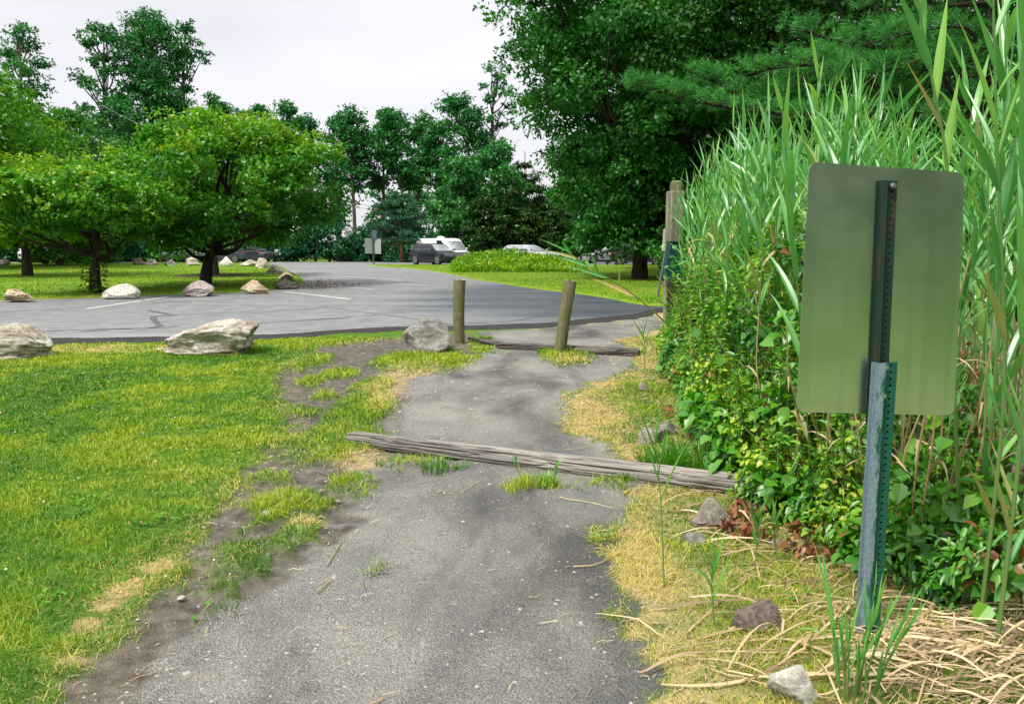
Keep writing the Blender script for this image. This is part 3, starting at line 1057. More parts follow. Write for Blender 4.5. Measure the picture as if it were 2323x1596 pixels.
rock('dark flat boulder at the island tip under the slab stack', M['rock_dark'], (615, 672, 630, 653), 71, .8, [(-1, .6), (0, .95), (1, .9)], group=LG, planes=12, rough=.1)
rock('dark slab resting in the stack at the island tip', M['rock_dark'], (630, 668, 624, 641), 73, .8, None, group=LG, planes=10, rough=.1)
rock('small pale topped slab crowning the stack at the island tip', M['rock_gold'], (629, 663, 617, 632), 75, .7, [(-1, .5), (0, 1), (1, .6)], group=LG, planes=9)
rock('pointed tan boulder just behind the slab stack', M['rock_tan'], (602, 644, 598, 621), 81, .7, [(-1, 1), (-.4, .9), (.3, .65), (1, .35)], group=LG, planes=9)
rock('large rounded brown boulder behind the pointed one', M['rock_tan'], (572, 606, 587, 608), 84, .8, None, group=LG, planes=5, rough=.05)
rock('low brown boulder left of the large rounded one', M['rock_tan'], (541, 580, 589, 604), 87, .7, [(-1, .4), (.3, 1), (1, .9)], group=LG, planes=6)
rock('pale triangular boulder below the grey off-roader', M['rock_white'], (495, 529, 583, 603), 91, .7, [(-1, .4), (-.1, 1), (1, .25)], group=LG, planes=9)
rock('brown boulder seen between the two tree trunks', M['rock_tan'], (418, 452, 584, 602), 93, .7, None, group=LG, planes=9)
rock('grey boulder left of the leaning trunk on the lawn crest', M['rock_grey'], (372, 396, 588, 602), 95, .7, [(-1, .5), (.2, 1), (1, .4)], group=LG, planes=9)
rock('small pale boulder on the lawn crest right of the ivy trunk', M['rock_lilac'], (330, 354, 588, 602), 96, .7, None, group=LG, planes=8)
rock('dark boulder on the lawn crest beside the ivy trunk', M['rock_dark'], (296, 322, 586, 601), 97, .7, None, group=LG, planes=8)
rock('low pale boulder on the lawn crest by the photo edge', M['rock_lilac'], (-10, 20, 589, 602), 98, .7, None, group=LG, planes=8)

rock('pointed grey stone standing at the end of the log', M['rock_sand'], (1572, 1675, 1128, 1200), 102, .6, [(-1, .35), (-.35, 1), (0, .95), (.6, .55), (1, .2)], 'stone', cat='stone', planes=12, sub=5, rough=.05)
rock('low grey stone half hidden in dry grass below the pointed one', M['rock_grey'], (1552, 1612, 1202, 1240), 104, .8, None, 'stone', cat='stone', planes=12, rough=.05)
rock('flat topped brown stone in the grass left of the sign post', M['rock_brown'], (1668, 1796, 1362, 1442), 106, .8, [(-1, .7), (.3, 1), (.6, 1), (1, .6)], 'stone', cat='stone', planes=14, rough=.03)
rock('pale lichen spotted stone at the bottom photo edge', M['rock_white'], (1752, 1872, 1502, 1600), 108, .8, None, 'stone', cat='stone', planes=9, rough=.08)
rock('tan stone half sunk behind the dark grass clump', M['rock_sand'], (1447, 1512, 966, 1010), 110, .8, None, 'stone', cat='stone', planes=9)
rock('small rounded stone at the bend of the path', M['rock_sand'], (1448, 1474, 864, 890), 112, .8, None, 'stone', cat='stone', planes=9)
rock('stone showing between the weeds behind the bend', M['rock_grey'], (1490, 1535, 955, 985), 114, .8, None, 'stone', cat='stone', planes=9)
rock('flat pale stone lying in the dry reed litter', M['rock_brown'], (1745, 1805, 1220, 1246), 116, .8, None, 'stone', cat='stone', planes=9)
rock('small white stone on the bare soil left of the trail', M['rock_white'], (590, 613, 1154, 1170), 118, .8, None, 'stone', cat='stone', planes=6, sub=3)
rock('flat white stone in the grass before the asphalt edge', M['rock_white'], (352, 374, 787, 795), 119, .8, None, 'stone', cat='stone', planes=6, sub=3)
rock('small pale stone on soil near the lower lawn edge', M['rock_white'], (398, 420, 1348, 1358), 120, .8, None, 'stone', cat='stone', planes=6, sub=3)


clover()


# ------------------------------------------------------------------ logs
def log(name, label, a, b, ra, rb, mat, sag=0.0, seed=1, flat=.85, wav=0.0):
    """cracked timber from a to b (local Z runs along the log)"""
    a, b = np.array(a, float), np.array(b, float)
    L = np.linalg.norm(b - a)
    n, seg = 150, 72
    t = np.linspace(0, 1, n)
    ang = np.linspace(0, 2 * PI, seg, endpoint=False)
    A, T = np.meshgrid(ang, t)
    cx, cy = np.cos(A), np.sin(A)
    r = (ra + (rb - ra) * T) * (1 + .05 * (fbm(T * 9, A * 0 + seed, seed, 3) - .5))
    g = fbm(A * 7.6, T * L * 2.2 + A * .3, seed + 3, 4)
    g2 = np.abs(vnoise(A * 5.1, T * L * 1.3, seed + 8) - .5)
    g3 = np.abs(vnoise(A * 9.3 + 2, T * L * .9 + 5, seed + 12) - .5)
    r = r - .009 * sstep(.06, .0, g3)
    r = r * (1 + .10 * (g - .5)) - .016 * sstep(.07, .0, g2) - .004 * (g < .42)
    endtaper = np.minimum(1, np.minimum(T, 1 - T) * L / .05 * .25 + .75)
    r *= endtaper
    wob = wav * np.sin(T * 7 + seed)
    V = np.stack([r * cx + wob, r * cy * flat, T * L - L / 2], -1).reshape(-1, 3)
    i = np.arange(n - 1)[:, None] * seg
    j = np.arange(seg)[None]
    k = (j + 1) % seg
    F = np.stack([i + j, i + k, i + seg + k, i + seg + j], -1).reshape(-1, 4).tolist()
    F.append(list(range(seg))[::-1])
    F.append([(n - 1) * seg + q for q in range(seg)])
    mb = MB()
    mb.add(V, F)
    o = mb.build(name, mat)
    z = Vector(b - a).normalized()
    xax = Vector((0, 0, 1)).cross(z).normalized()
    yax = z.cross(xax)
    from mathutils import Matrix
    mtx = Matrix((xax, yax, z)).transposed().to_4x4()
    mtx.translation = Vector((a + b) / 2)
    o.matrix_world = mtx
    return tag(o, label, 'log')


a, b = G(790, 1003), G(1695, 1125)
log('log', 'long split weathered grey log lying across the trail', (a[0], a[1] + .03, .03), (b[0], b[1] + .06, .045), .072, .095, M['log'], seed=2)
a, b = G(1130, 792), G(1452, 808)
log('timber_beam', 'dark weathered timber lying behind the leaning bollard', (a[0], a[1] + .1, .03), (b[0], b[1] + .1, .03), .075, .095, M['beam'], seed=5, wav=.012)
a, b = G(1062, 776), G(1140, 790)
log('timber_beam', 'thin split timber end beside the upright bollard', (a[0], a[1] + .1, .055), (b[0], b[1] + .1, .05), .03, .055, M['beam'], seed=9)


# ------------------------------------------------------------------ wooden bollards
def bollard(label, base, top, r0, r1, seed, chip):
    root = thing('wooden_bollard', label, 'bollard', base)
    P = spline([(0, 0, -.1), tuple(np.array(top) * .5 + rng.normal(0, .006, 3)), tuple(top)], 40)
    T, N, B = frames(P)
    seg = 36
    ang = np.linspace(0, 2 * PI, seg, endpoint=False)
    tt = np.linspace(0, 1, 40)
    A, TT = np.meshgrid(ang, tt)
    r = (r0 + (r1 - r0) * TT) * (1 + .05 * (fbm(A * 5, TT * 2.5, seed, 4) - .5))
    r -= .010 * sstep(.05, 0, np.abs(vnoise(A * 2.6, TT * 1.2, seed + 4) - .5))
    V = P[:, None] + r[..., None] * (np.cos(A)[..., None] * N[:, None] + np.sin(A)[..., None] * B[:, None])
    V[-1] += (T[-1] * (fbm(ang * 3, ang * 0, seed, 3) - .5)[:, None] * chip)
    i = np.arange(39)[:, None] * seg
    j = np.arange(seg)[None]
    k = (j + 1) % seg
    F = np.stack([i + j, i + k, i + seg + k, i + seg + j], -1).reshape(-1, 4)
    mb = MB()
    mb.add(V.reshape(-1, 3), F)
    mb.build('shaft', M['post'], root, smooth=True)
    mb = MB()
    ring = V[-1]
    c = ring.mean(0)
    r2 = c + (ring - c) * .55 - T[-1] * .008 * (1 + (fbm(ang * 2, ang * 0, seed + 2, 3)[:, None]))
    r3 = c + (ring - c) * .2 - T[-1] * (.012 + chip * .5)
    Vt = np.vstack([ring, r2, r3])
    jj = np.arange(seg)
    kk = (jj + 1) % seg
    Ft = np.concatenate([np.stack([jj, kk, seg + kk, seg + jj], 1), np.stack([seg + jj, seg + kk, 2 * seg + kk, 2 * seg + jj], 1)]).tolist() + [list(range(2 * seg, 3 * seg))]
    mb.add(Vt, Ft)
    mb.build('cut_end', M['post_top'], root)


g = G(1042, 776)
top = AT(1043, 634, g[1])
bollard('upright weathered wooden bollard beside the round grey boulder', g, top - g, .094, .098, 3, .02)
g = G(1268, 802)
top = AT(1294, 637, g[1] + .08)
bollard('leaning wooden bollard with a split top on a grass clump', g, top - g, .088, .094, 14, .06)

# ------------------------------------------------------------------ metal sign seen from behind
t = NT('brushed_aluminium')
co = t.coord()
br = t.noise(t.mapping(co, scale=(60, 60, 1.2)), 1.0, 4, .6)
spot = t.noise(co, 30, 5, .7)
scr = t.noise(t.mapping(co, scale=(70, 70, 1.7), loc=(3, 1, 5)), 1.0, 2, .4)
c = t.mix(t.ramp(scr, [(.68, 0), (.74, .8)]), (.88, .97, .89), (.97, .98, .97))  # greenish coating tint, painted into the base to deepen the green reflection
c = t.mix(t.ramp(spot, [(.66, 0), (.72, .5)]), c, (.3, .3, .28))
blotch = t.noise(t.mapping(co, scale=(2.2, 2.2, 3.5)), 1.0, 5, .65)
runoff = t.noise(t.mapping(co, scale=(18, 18, .9)), 1.0, 3, .5)
c = t.mix(t.ramp(runoff, [(.52, 0), (.68, .35)]), c, (.65, .72, .66))
c = t.mix(t.ramp(blotch, [(.42, .25), (.6, 0)]), c, (.6, .7, .62))
rr = t.math('ADD', .24, t.math('MULTIPLY', blotch, .14))
M['alu'] = t.bsdf(c, rr, 1.0, None, .5)

t = NT('peeling_green_galvanised')
co = t.coord()
n1 = t.noise(t.mapping(co, scale=(26, 26, 7)), 1.0, 6, .7)
n2 = t.noise(co, 90, 4, .7)
side = t.n('SeparateXYZ', {0: co}).outputs['X']
mask = t.ramp(t.math('ADD', n1, t.math('MULTIPLY', side, 4.0)), [(.43, 0), (.50, 1)])
zinc = t.ramp(n2, [(.3, (.12, .19, .235)), (.7, (.29, .385, .45))])
paint = t.ramp(n2, [(.3, (.008, .085, .055)), (.7, (.02, .16, .11))])
c = t.mix(mask, zinc, paint)
M['post_low'] = t.bsdf(c, .5, .35, t.bump(n1, .25, .003), .5)

t = NT('rusty_dark_channel')
co = t.coord()
n1 = t.noise(t.mapping(co, scale=(20, 20, 5)), 1.0, 6, .7)
c = t.ramp(n1, [(.45, (.010, .04, .027)), (.58, (.025, .04, .028)), (.70, (.09, .04, .02))])
M['post_up'] = t.bsdf(c, .6, .3, t.bump(n1, .4, .003), .4)
M['steel'] = plain('bolt_steel', (.62, .63, .62), .3, .9, .1)
M['hole'] = plain('hole_shadow', (.012, .012, .012), .9)

SB = G(1957, 1442)
sign = thing('road_sign', 'blank aluminium back of a rectangular sign on a peeling green channel post', 'sign', SB)


def rel(p):
    return np.asarray(p) - SB


def channel(mb, z0, z1, s, off, dx0, dx1, hz=.026):
    """U-channel: lip, rib, lip, and a flat web pierced with a row of holes. dx = lateral shift at bottom/top"""
    prof = np.array([(-.050, .004), (-.036, .006), (-.030, -.020), (-.006, -.024), (.002, -.004), (.003, .006)]) * s
    th = .004
    n = len(prof)

    def pt(q, z):
        k = (z - z0) / (z1 - z0)
        return np.array([q[0] + dx0 + (dx1 - dx0) * k, q[1] + off, z])
    V = [pt(q, z) for z in (z0, z1) for q in prof] + [pt((q[0], q[1] + th), z) for z in (z0, z1) for q in prof]
    F = []
    for i in range(n - 1):
        F += [[i, i + 1, n + i + 1, n + i], [2 * n + i + 1, 2 * n + i, 3 * n + i, 3 * n + i + 1], [n + i, n + i + 1, 3 * n + i + 1, 3 * n + i]]
    F += [[0, n, 3 * n, 2 * n], [n - 1, 3 * n - 1, 4 * n - 1, 2 * n - 1]]
    mb.add(V, F)
    # pierced web
    x0, x1, yw = .003 * s, .050 * s, .002 * s
    cnt = int((z1 - z0) / hz)
    zs = np.linspace(z0, z1, cnt + 1)
    r = .0052 * s
    a = np.arange(8) * PI / 4 + PI / 8
    for i in range(cnt):
        za, zb = zs[i], zs[i + 1]
        cz, cxx = (za + zb) / 2, (x0 + x1) / 2
        outer = [(x1, cz + (zb - za) * .2), (cxx + .008, zb), (cxx - .008, zb), (x0, cz + (zb - za) * .2), (x0, cz - (zb - za) * .2), (cxx - .008, za), (cxx + .008, za), (x1, cz - (zb - za) * .2)]
        outer = [(x1, zb), (cxx, zb), (x0, zb), (x0, cz), (x0, za), (cxx, za), (x1, za), (x1, cz)]
        a2 = np.array([PI / 4, PI / 2, 3 * PI / 4, PI, 5 * PI / 4, 3 * PI / 2, 7 * PI / 4, 0])
        inner = [(cxx + r * math.cos(q), cz + r * math.sin(q)) for q in a2]
        V = [pt((p[0], yw), p[1]) for p in outer] + [pt((p[0], yw), p[1]) for p in inner] + [pt((p[0], yw + .012), p[1]) for p in inner]
        F = [[j, (j + 1) % 8, 8 + (j + 1) % 8, 8 + j] for j in range(8)] + [[8 + j, 8 + (j + 1) % 8, 16 + (j + 1) % 8, 16 + j] for j in range(8)]
        mb.add(V, F)
        mb.add(V[16:], [list(range(8))], 1)
    # outer edge lip of the web
    V = [pt((x1, yw), z0), pt((x1, yw), z1), pt((x1, yw + .02), z1), pt((x1, yw + .02), z0)]
    mb.add(V, [[0, 1, 2, 3]])


ztop = AT(2012, 410, SB[1])[2]
zmid = AT(1994, 818, SB[1])[2]
mb = MB()
channel(mb, zmid - .25, ztop, .80, -.002, .0, rel(AT(2012, 410, SB[1]))[0] - .0)
o = mb.build('upper_post', [M['post_up'], M['hole']], sign)
mb = MB()
channel(mb, -.12, zmid, 1.0, -.040, .0, .002)
mb.build('lower_post', [M['post_low'], M['hole']], sign)

# panel: rounded rectangle with thickness, slightly turned and rolled
cor = [AT(1836, 367, SB[1] - .018), AT(2188, 392, SB[1] + .038), AT(2164, 942, SB[1] + .038), AT(1806, 934, SB[1] - .018)]
cor = [rel(p) for p in cor]


def bil(u, v):
    return (cor[3] * (1 - u) + cor[2] * u) * (1 - v) + (cor[0] * (1 - u) + cor[1] * u) * v


rad_u, rad_v = .058, .036
out = []
for (cu, cv, a0) in ((1 - rad_u, 1 - rad_v, 0), (rad_u, 1 - rad_v, 90), (rad_u, rad_v, 180), (1 - rad_u, rad_v, 270)):
    for q in range(9):
        a = math.radians(a0 + q * 11.25)
        out.append(bil(cu + rad_u * math.cos(a), cv + rad_v * math.sin(a)))
out = np.array(out)
n = len(out)
nrm = unit(np.cross(cor[1] - cor[0], cor[3] - cor[0]))
nrm = nrm if nrm[1] < 0 else -nrm
V = np.vstack([out + nrm * .0015, out - nrm * .0015])
mb = MB()
mb.add(V, [list(range(n)), list(range(n, 2 * n))[::-1]] + [[i, n + i, n + (i + 1) % n, (i + 1) % n] for i in range(n)])
o = mb.build('sign_panel', M['alu'], sign)


def bolt(p, r=.011):
    mb = MB()
    a = np.arange(6) * PI / 3
    tube(mb, [(p[0], p[1] + .01, p[2]), (p[0], p[1] - .006, p[2])], r, 12)
    tube(mb, [(p[0], p[1] - .006, p[2]), (p[0], p[1] - .016, p[2])], r * .62, 6)
    mb.build('bolt', M['steel'], sign)


for X, Y, yo in ((2026, 421, -.016), (2008, 833, -.05), (2003, 897, -.05)):
    bolt(rel(AT(X, Y, SB[1] + yo)))


# ------------------------------------------------------------------ kiosk posts, brochure box and small signs behind the reeds
def post_px(label, X0, X1, Yt, y, mat, shape='square', name='timber_post', rz=.3, yb=-.2):
    a, b = AT(X0, Yt, y), AT(X1, Yt, y)
    w = b[0] - a[0]
    root_z = 0.0
    mb = MB()
    if shape == 'square':
        s = w / (abs(math.cos(rz)) + abs(math.sin(rz)))
        box(mb, (0, 0, (a[2] + yb) / 2), (s, s, a[2] - yb), rz=rz)
    else:
        tube(mb, [(0, 0, yb), (0, 0, a[2] - .1), (0, 0, a[2] - .03), (0, 0, a[2])], [w / 2, w / 2, w / 2 * .92, w / 2 * .6], 20)
    o = mb.build(name, mat, loc=((a[0] + b[0]) / 2, y, root_z))
    if shape == 'square':
        bevel(o, .012)
    return tag(o, label, 'post')


KY = 13.6
post_px('tall square weathered timber post rising beside the reeds', 1513, 1551, 434, KY, M['oldpost'], rz=.22)
post_px('round topped timber post just behind the square post', 1520, 1550, 410, KY + 1.1, M['post'], 'round')

M['box_green'] = plain('green_enamel', (.004, .05, .045), .4, 0, .15, 8)
M['panel_pale'] = plain('pale_panel', (.5, .46, .42), .6, 0, .2, 8)
M['steel_blue'] = plain('blue_grey_tube', (.13, .17, .2), .45, .4, .15)
M['olive'] = plain('olive_sheet', (.06, .065, .035), .45, .3, .3, 5)
M['rust'] = plain('rusted_steel', (.12, .05, .03), .8, .2, .4, 15)
y = KY - .35
q = [AT(X, Y, y) for X, Y in ((1521, 549), (1549, 549), (1549, 635), (1511, 635), (1511, 607))]
base = AT(1530, 635, y)
boxt = thing('brochure_box', 'dark green metal box with a sloping face fixed to the timber post', 'box', base)
mb = MB()
P0 = [np.array(p) - base for p in q]
n = len(P0)
V = np.vstack([P0, np.array(P0) + np.array([0, .3, 0])])
mb.add(V, [list(range(n)), list(range(n, 2 * n))[::-1]] + [[i, n + i, n + (i + 1) % n, (i + 1) % n] for i in range(n)])
bevel(mb.build('cabinet', M['box_green'], boxt), .008)
mb = MB()
lidp = [AT(X, Y, y - .02) - base for X, Y in ((1518.5, 549.5), (1551, 549.5), (1551, 546.5), (1519.5, 546.5))]
V = np.vstack([lidp, np.array(lidp) + np.array([0, .34, 0])])
mb.add(V, [[0, 1, 2, 3], [7, 6, 5, 4]] + [[i, 4 + i, 4 + (i + 1) % 4, (i + 1) % 4] for i in range(4)])
mb.build('lid', M['box_green'], boxt)

yp = KY + .6
foot = G(1489, 684)
pan = thing('notice_board', 'pale notice board seen edge on upon a leaning blue grey leg', 'sign', foot)
mb = MB()
cc = [AT(X, Y, foot[1]) - foot for X, Y in ((1501, 570), (1511, 570), (1514, 520), (1505.5, 519))]
V = np.vstack([cc, np.array(cc) + np.array([.12, .5, 0])])
mb.add(V, [[0, 1, 2, 3], [7, 6, 5, 4]] + [[i, 4 + i, 4 + (i + 1) % 4, (i + 1) % 4] for i in range(4)])
bevel(mb.build('board', M['panel_pale'], pan), .012)
mb = MB()
a, b = np.array([0, 0, -.05]), AT(1511, 568, foot[1]) - foot + np.array([0, .06, 0])
tube(mb, [a, b], .032, 4)
mb.build('leg', M['steel_blue'], pan)

ys = KY - .9
base = AT(1540, 790, ys)
base[2] = 0
os_ = thing('parking_sign', 'dark olive sheet metal sign back with rounded corners below the green box', 'sign', base)
mb = MB()
w0, w1 = AT(1514, 640, ys) - base, AT(1561, 745, ys) - base
r = .06
out = []
for (sx, sz, a0) in ((w1[0] - r, w0[2] - r, 0), (w0[0] + r, w0[2] - r, 90), (w0[0] + r, w1[2] + r, 180), (w1[0] - r, w1[2] + r, 270)):
    for k in range(6):
        a = math.radians(a0 + 18 * k)
        out.append((sx + r * math.cos(a), 0, sz + r * math.sin(a)))
n = len(out)
V = np.vstack([out, np.array(out) + np.array([0, .004, 0])])
mb.add(V, [list(range(n))[::-1], list(range(n, 2 * n))] + [[i, (i + 1) % n, n + (i + 1) % n, n + i] for i in range(n)])
mb.build('sign_panel', M['olive'], os_)
mb = MB()
xx = (AT(1534, 690, ys) - base)[0]
box(mb, (xx, -.03, w0[2] / 2), (.06, .04, w0[2] + .02))
mb.build('pole', M['rust'], os_)

# ------------------------------------------------------------------ trees
def limb_path(a, b, sag=.12, r=None, n=9):
    a, b = np.asarray(a, float), np.asarray(b, float)
    L = np.linalg.norm(b - a)
    m1 = a + (b - a) * .35 + rng.normal(0, .07 * L, 3) - np.array([0, 0, sag * L * .5])
    m2 = a + (b - a) * .7 + rng.normal(0, .07 * L, 3)
    return spline([a, m1, m2, b], n)


def leaf_clump(mb, c, rad, n, L, W, tint, up=.6, tuft=14, tvar=.12, folded_leaf=False, dr=.3):
    """leaves gathered in small sprays through a flattened blob"""
    k = max(3, n // tuft)
    q = randdir(k) * (rng.random(k) ** .45)[:, None]
    tc = c + q * rad
    idx = rng.integers(0, k, n)
    out = unit(q)[idx]
    sp = np.mean(rad) * .20
    P = tc[idx] + rng.normal(0, 1, (n, 3)) * np.array([sp, sp, sp * .55])
    N = unit(out * .5 + np.array([0, 0, up]) + rng.normal(0, .55, (n, 3)))
    D = unit(out * .6 + rng.normal(0, .8, (n, 3)) - np.array([0, 0, .15]))
    tt = np.clip(tint + rng.normal(0, tvar * .7, k)[idx] + rng.normal(0, tvar, n), 0, 1)
    s = rng.uniform(.7, 1.25, n)
    (folded if folded_leaf else kites)(mb, P, D, N, L * s, W * s, tt, 0.0, dr)


def crown_pts(n, zc0, zc1, R, prof, rmin=.45):
    """clump centres in a crown whose half width follows prof over its height"""
    out = []
    hs = [p[0] for p in prof]
    ws = [p[1] for p in prof]
    wmax = max(ws)
    while len(out) < n:
        u = rng.random()
        w = np.interp(u, hs, ws)
        if rng.random() > (w / wmax) ** 1.4 + .05:
            continue
        r = math.sqrt(rng.uniform(rmin ** 2, 1)) * w * R * rng.uniform(.84, 1.12)
        a = rng.uniform(0, 2 * PI)
        out.append((r * math.cos(a), r * math.sin(a), zc0 + u * (zc1 - zc0), u))
    return out


def tree(name, label, base, height, crown0, R, prof, leafmat, barkmat, nclump, rad, nleaf, L, trunk_r, fork=None, lean=(0, 0), tint=.45, group=None, top_tint=0.0,
         squash=.6, tuft=14, nlimb=14, folded_leaf=False, rmin=.45, trunk_top=.75, W=.62, off=(0, 0), up=.6):
    root = thing(name, label, 'tree', base, group=group)
    fork = fork if fork is not None else crown0 + .15 * (height - crown0)
    top = np.array([lean[0] + off[0], lean[1] + off[1], crown0 + (height - crown0) * trunk_top])
    mbt = MB()
    P = spline([(0, 0, -.15), (lean[0] * .25, lean[1] * .25, fork * .5), (lean[0] * .8, lean[1] * .8, fork), tuple(top)], 26)
    rr = np.interp(np.linspace(0, 1, 26), [0, .04, .3, 1], [trunk_r * 1.5, trunk_r * 1.1, trunk_r * .8, trunk_r * .12])
    tube(mbt, P, rr, 10, wob=.12)
    mbl = MB()
    cl = crown_pts(nclump, crown0, height, R, prof, rmin)
    for i, (x, y, z, u) in enumerate(cl):
        c = np.array([x + top[0] * min(1, u + .3), y + top[1] * min(1, u + .3), z])
        r = rad * rng.uniform(.65, 1.25)
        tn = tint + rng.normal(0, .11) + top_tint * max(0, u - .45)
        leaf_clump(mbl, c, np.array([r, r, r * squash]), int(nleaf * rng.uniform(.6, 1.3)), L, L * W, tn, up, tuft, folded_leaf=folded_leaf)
        if i < nlimb:
            k = np.clip((z - fork) / max(.1, top[2] - fork) * .65, 0, .9)
            j = int((.45 + .5 * k) * 25) if z > fork else 9
            s = P[min(25, max(7, j))]
            tube(mbt, limb_path(s, c), np.linspace(trunk_r * .42, trunk_r * .05, 9), 6, wob=.1)
    mbt.build('trunk', barkmat, root)
    mbl.build('crown', leafmat, root)
    return root


DOME = [(0, .72), (.15, .98), (.4, 1.0), (.65, .85), (.85, .55), (1, .15)]
ROUND = [(0, .35), (.2, .8), (.45, 1), (.7, .9), (.9, .5), (1, .15)]
TOPWIDE = [(0, .25), (.25, .5), (.5, .85), (.75, 1), (.92, .75), (1, .3)]
COLUMN = [(0, .6), (.2, .9), (.5, 1), (.8, .8), (1, .3)]


def at_px(X, Yb=None, y=None):
    """base point on the ground: by photo base row, or by distance"""
    if Yb is not None:
        return G(X, Yb)
    return np.array([AT(X, CY, y)[0], y, 0.0])


def hz(Y, y):
    return AT(CX, Y, y)[2]


# two spreading trees on the island lawn (and the one hidden behind)
g = G(216, 664, ISZ)
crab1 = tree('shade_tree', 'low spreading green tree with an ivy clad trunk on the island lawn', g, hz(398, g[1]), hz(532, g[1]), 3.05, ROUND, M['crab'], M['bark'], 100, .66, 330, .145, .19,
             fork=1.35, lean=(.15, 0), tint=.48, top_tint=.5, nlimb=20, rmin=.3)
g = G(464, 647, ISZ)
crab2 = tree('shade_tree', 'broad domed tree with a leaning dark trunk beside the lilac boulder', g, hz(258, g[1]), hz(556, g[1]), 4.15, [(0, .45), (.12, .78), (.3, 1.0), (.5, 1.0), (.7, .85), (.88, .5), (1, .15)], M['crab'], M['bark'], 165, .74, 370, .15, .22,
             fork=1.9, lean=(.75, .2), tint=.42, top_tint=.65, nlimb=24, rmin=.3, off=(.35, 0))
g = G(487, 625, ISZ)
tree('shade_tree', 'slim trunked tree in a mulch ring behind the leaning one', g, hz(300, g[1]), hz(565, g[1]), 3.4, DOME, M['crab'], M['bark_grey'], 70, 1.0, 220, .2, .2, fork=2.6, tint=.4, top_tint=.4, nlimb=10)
mb = MB()
a = np.linspace(0, 2 * PI, 40, endpoint=False)
rr = 1.75 * (1 + .12 * (fbm(np.cos(a) * 2 + 5, np.sin(a) * 2 + 5, 3, 3) - .5))
V = np.vstack([np.stack([g[0] + rr * np.cos(a), g[1] + rr * np.sin(a), np.full(40, ISZ + .006)], 1), np.stack([g[0] + rr * .6 * np.cos(a), g[1] + rr * .6 * np.sin(a), np.full(40, ISZ + .05)], 1)])
mb.add(V, [[i, (i + 1) % 40, 40 + (i + 1) % 40, 40 + i] for i in range(40)] + [list(range(40, 80))])
tag(mb.build('mulch_bed', plain('mulch', (.09, .055, .035), .95, var=.5, scale=9, bumps=.8)), kind='structure')
# ivy on the first trunk
mb = MB()
n = 240
zz = rng.uniform(0, 1.3, n)
aa = rng.uniform(0, 2 * PI, n)
g1 = G(216, 664, ISZ)
rr = .27 + .12 * rng.random(n) - .05 * zz
P = np.stack([g1[0] - .05 + rr * np.cos(aa) + .06 * zz, g1[1] + rr * np.sin(aa), zz], 1)
D = np.stack([np.cos(aa), np.sin(aa), -.4 + 0 * aa], 1)
folded(mb, P, D, unit(D + np.array([0, 0, 1.2])), .11, .1, rng.uniform(.2, .8, n))
tag(mb.build('ivy', M['crab']), 'ivy climbing the trunk of the low spreading tree', 'ivy')

# trees left of the lot
b = np.array([-24.5, 37.0, 0])
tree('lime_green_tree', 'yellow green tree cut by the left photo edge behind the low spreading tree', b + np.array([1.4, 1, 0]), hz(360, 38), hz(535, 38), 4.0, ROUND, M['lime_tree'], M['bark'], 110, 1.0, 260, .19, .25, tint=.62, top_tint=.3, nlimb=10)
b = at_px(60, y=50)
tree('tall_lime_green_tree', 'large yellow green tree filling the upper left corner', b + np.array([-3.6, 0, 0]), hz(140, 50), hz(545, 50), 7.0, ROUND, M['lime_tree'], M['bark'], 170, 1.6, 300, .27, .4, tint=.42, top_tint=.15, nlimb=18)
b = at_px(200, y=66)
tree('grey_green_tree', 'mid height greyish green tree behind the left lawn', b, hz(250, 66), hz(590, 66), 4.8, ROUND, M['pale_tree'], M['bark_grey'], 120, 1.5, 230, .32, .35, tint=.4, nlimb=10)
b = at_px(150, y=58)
tree('grey_green_tree', 'rounded pale green tree between the low tree and the tall locusts', b, hz(330, 58), hz(590, 58), 4.6, ROUND, M['pale_tree'], M['bark_grey'], 110, 1.3, 230, .28, .3, tint=.5, top_tint=.2, nlimb=8)


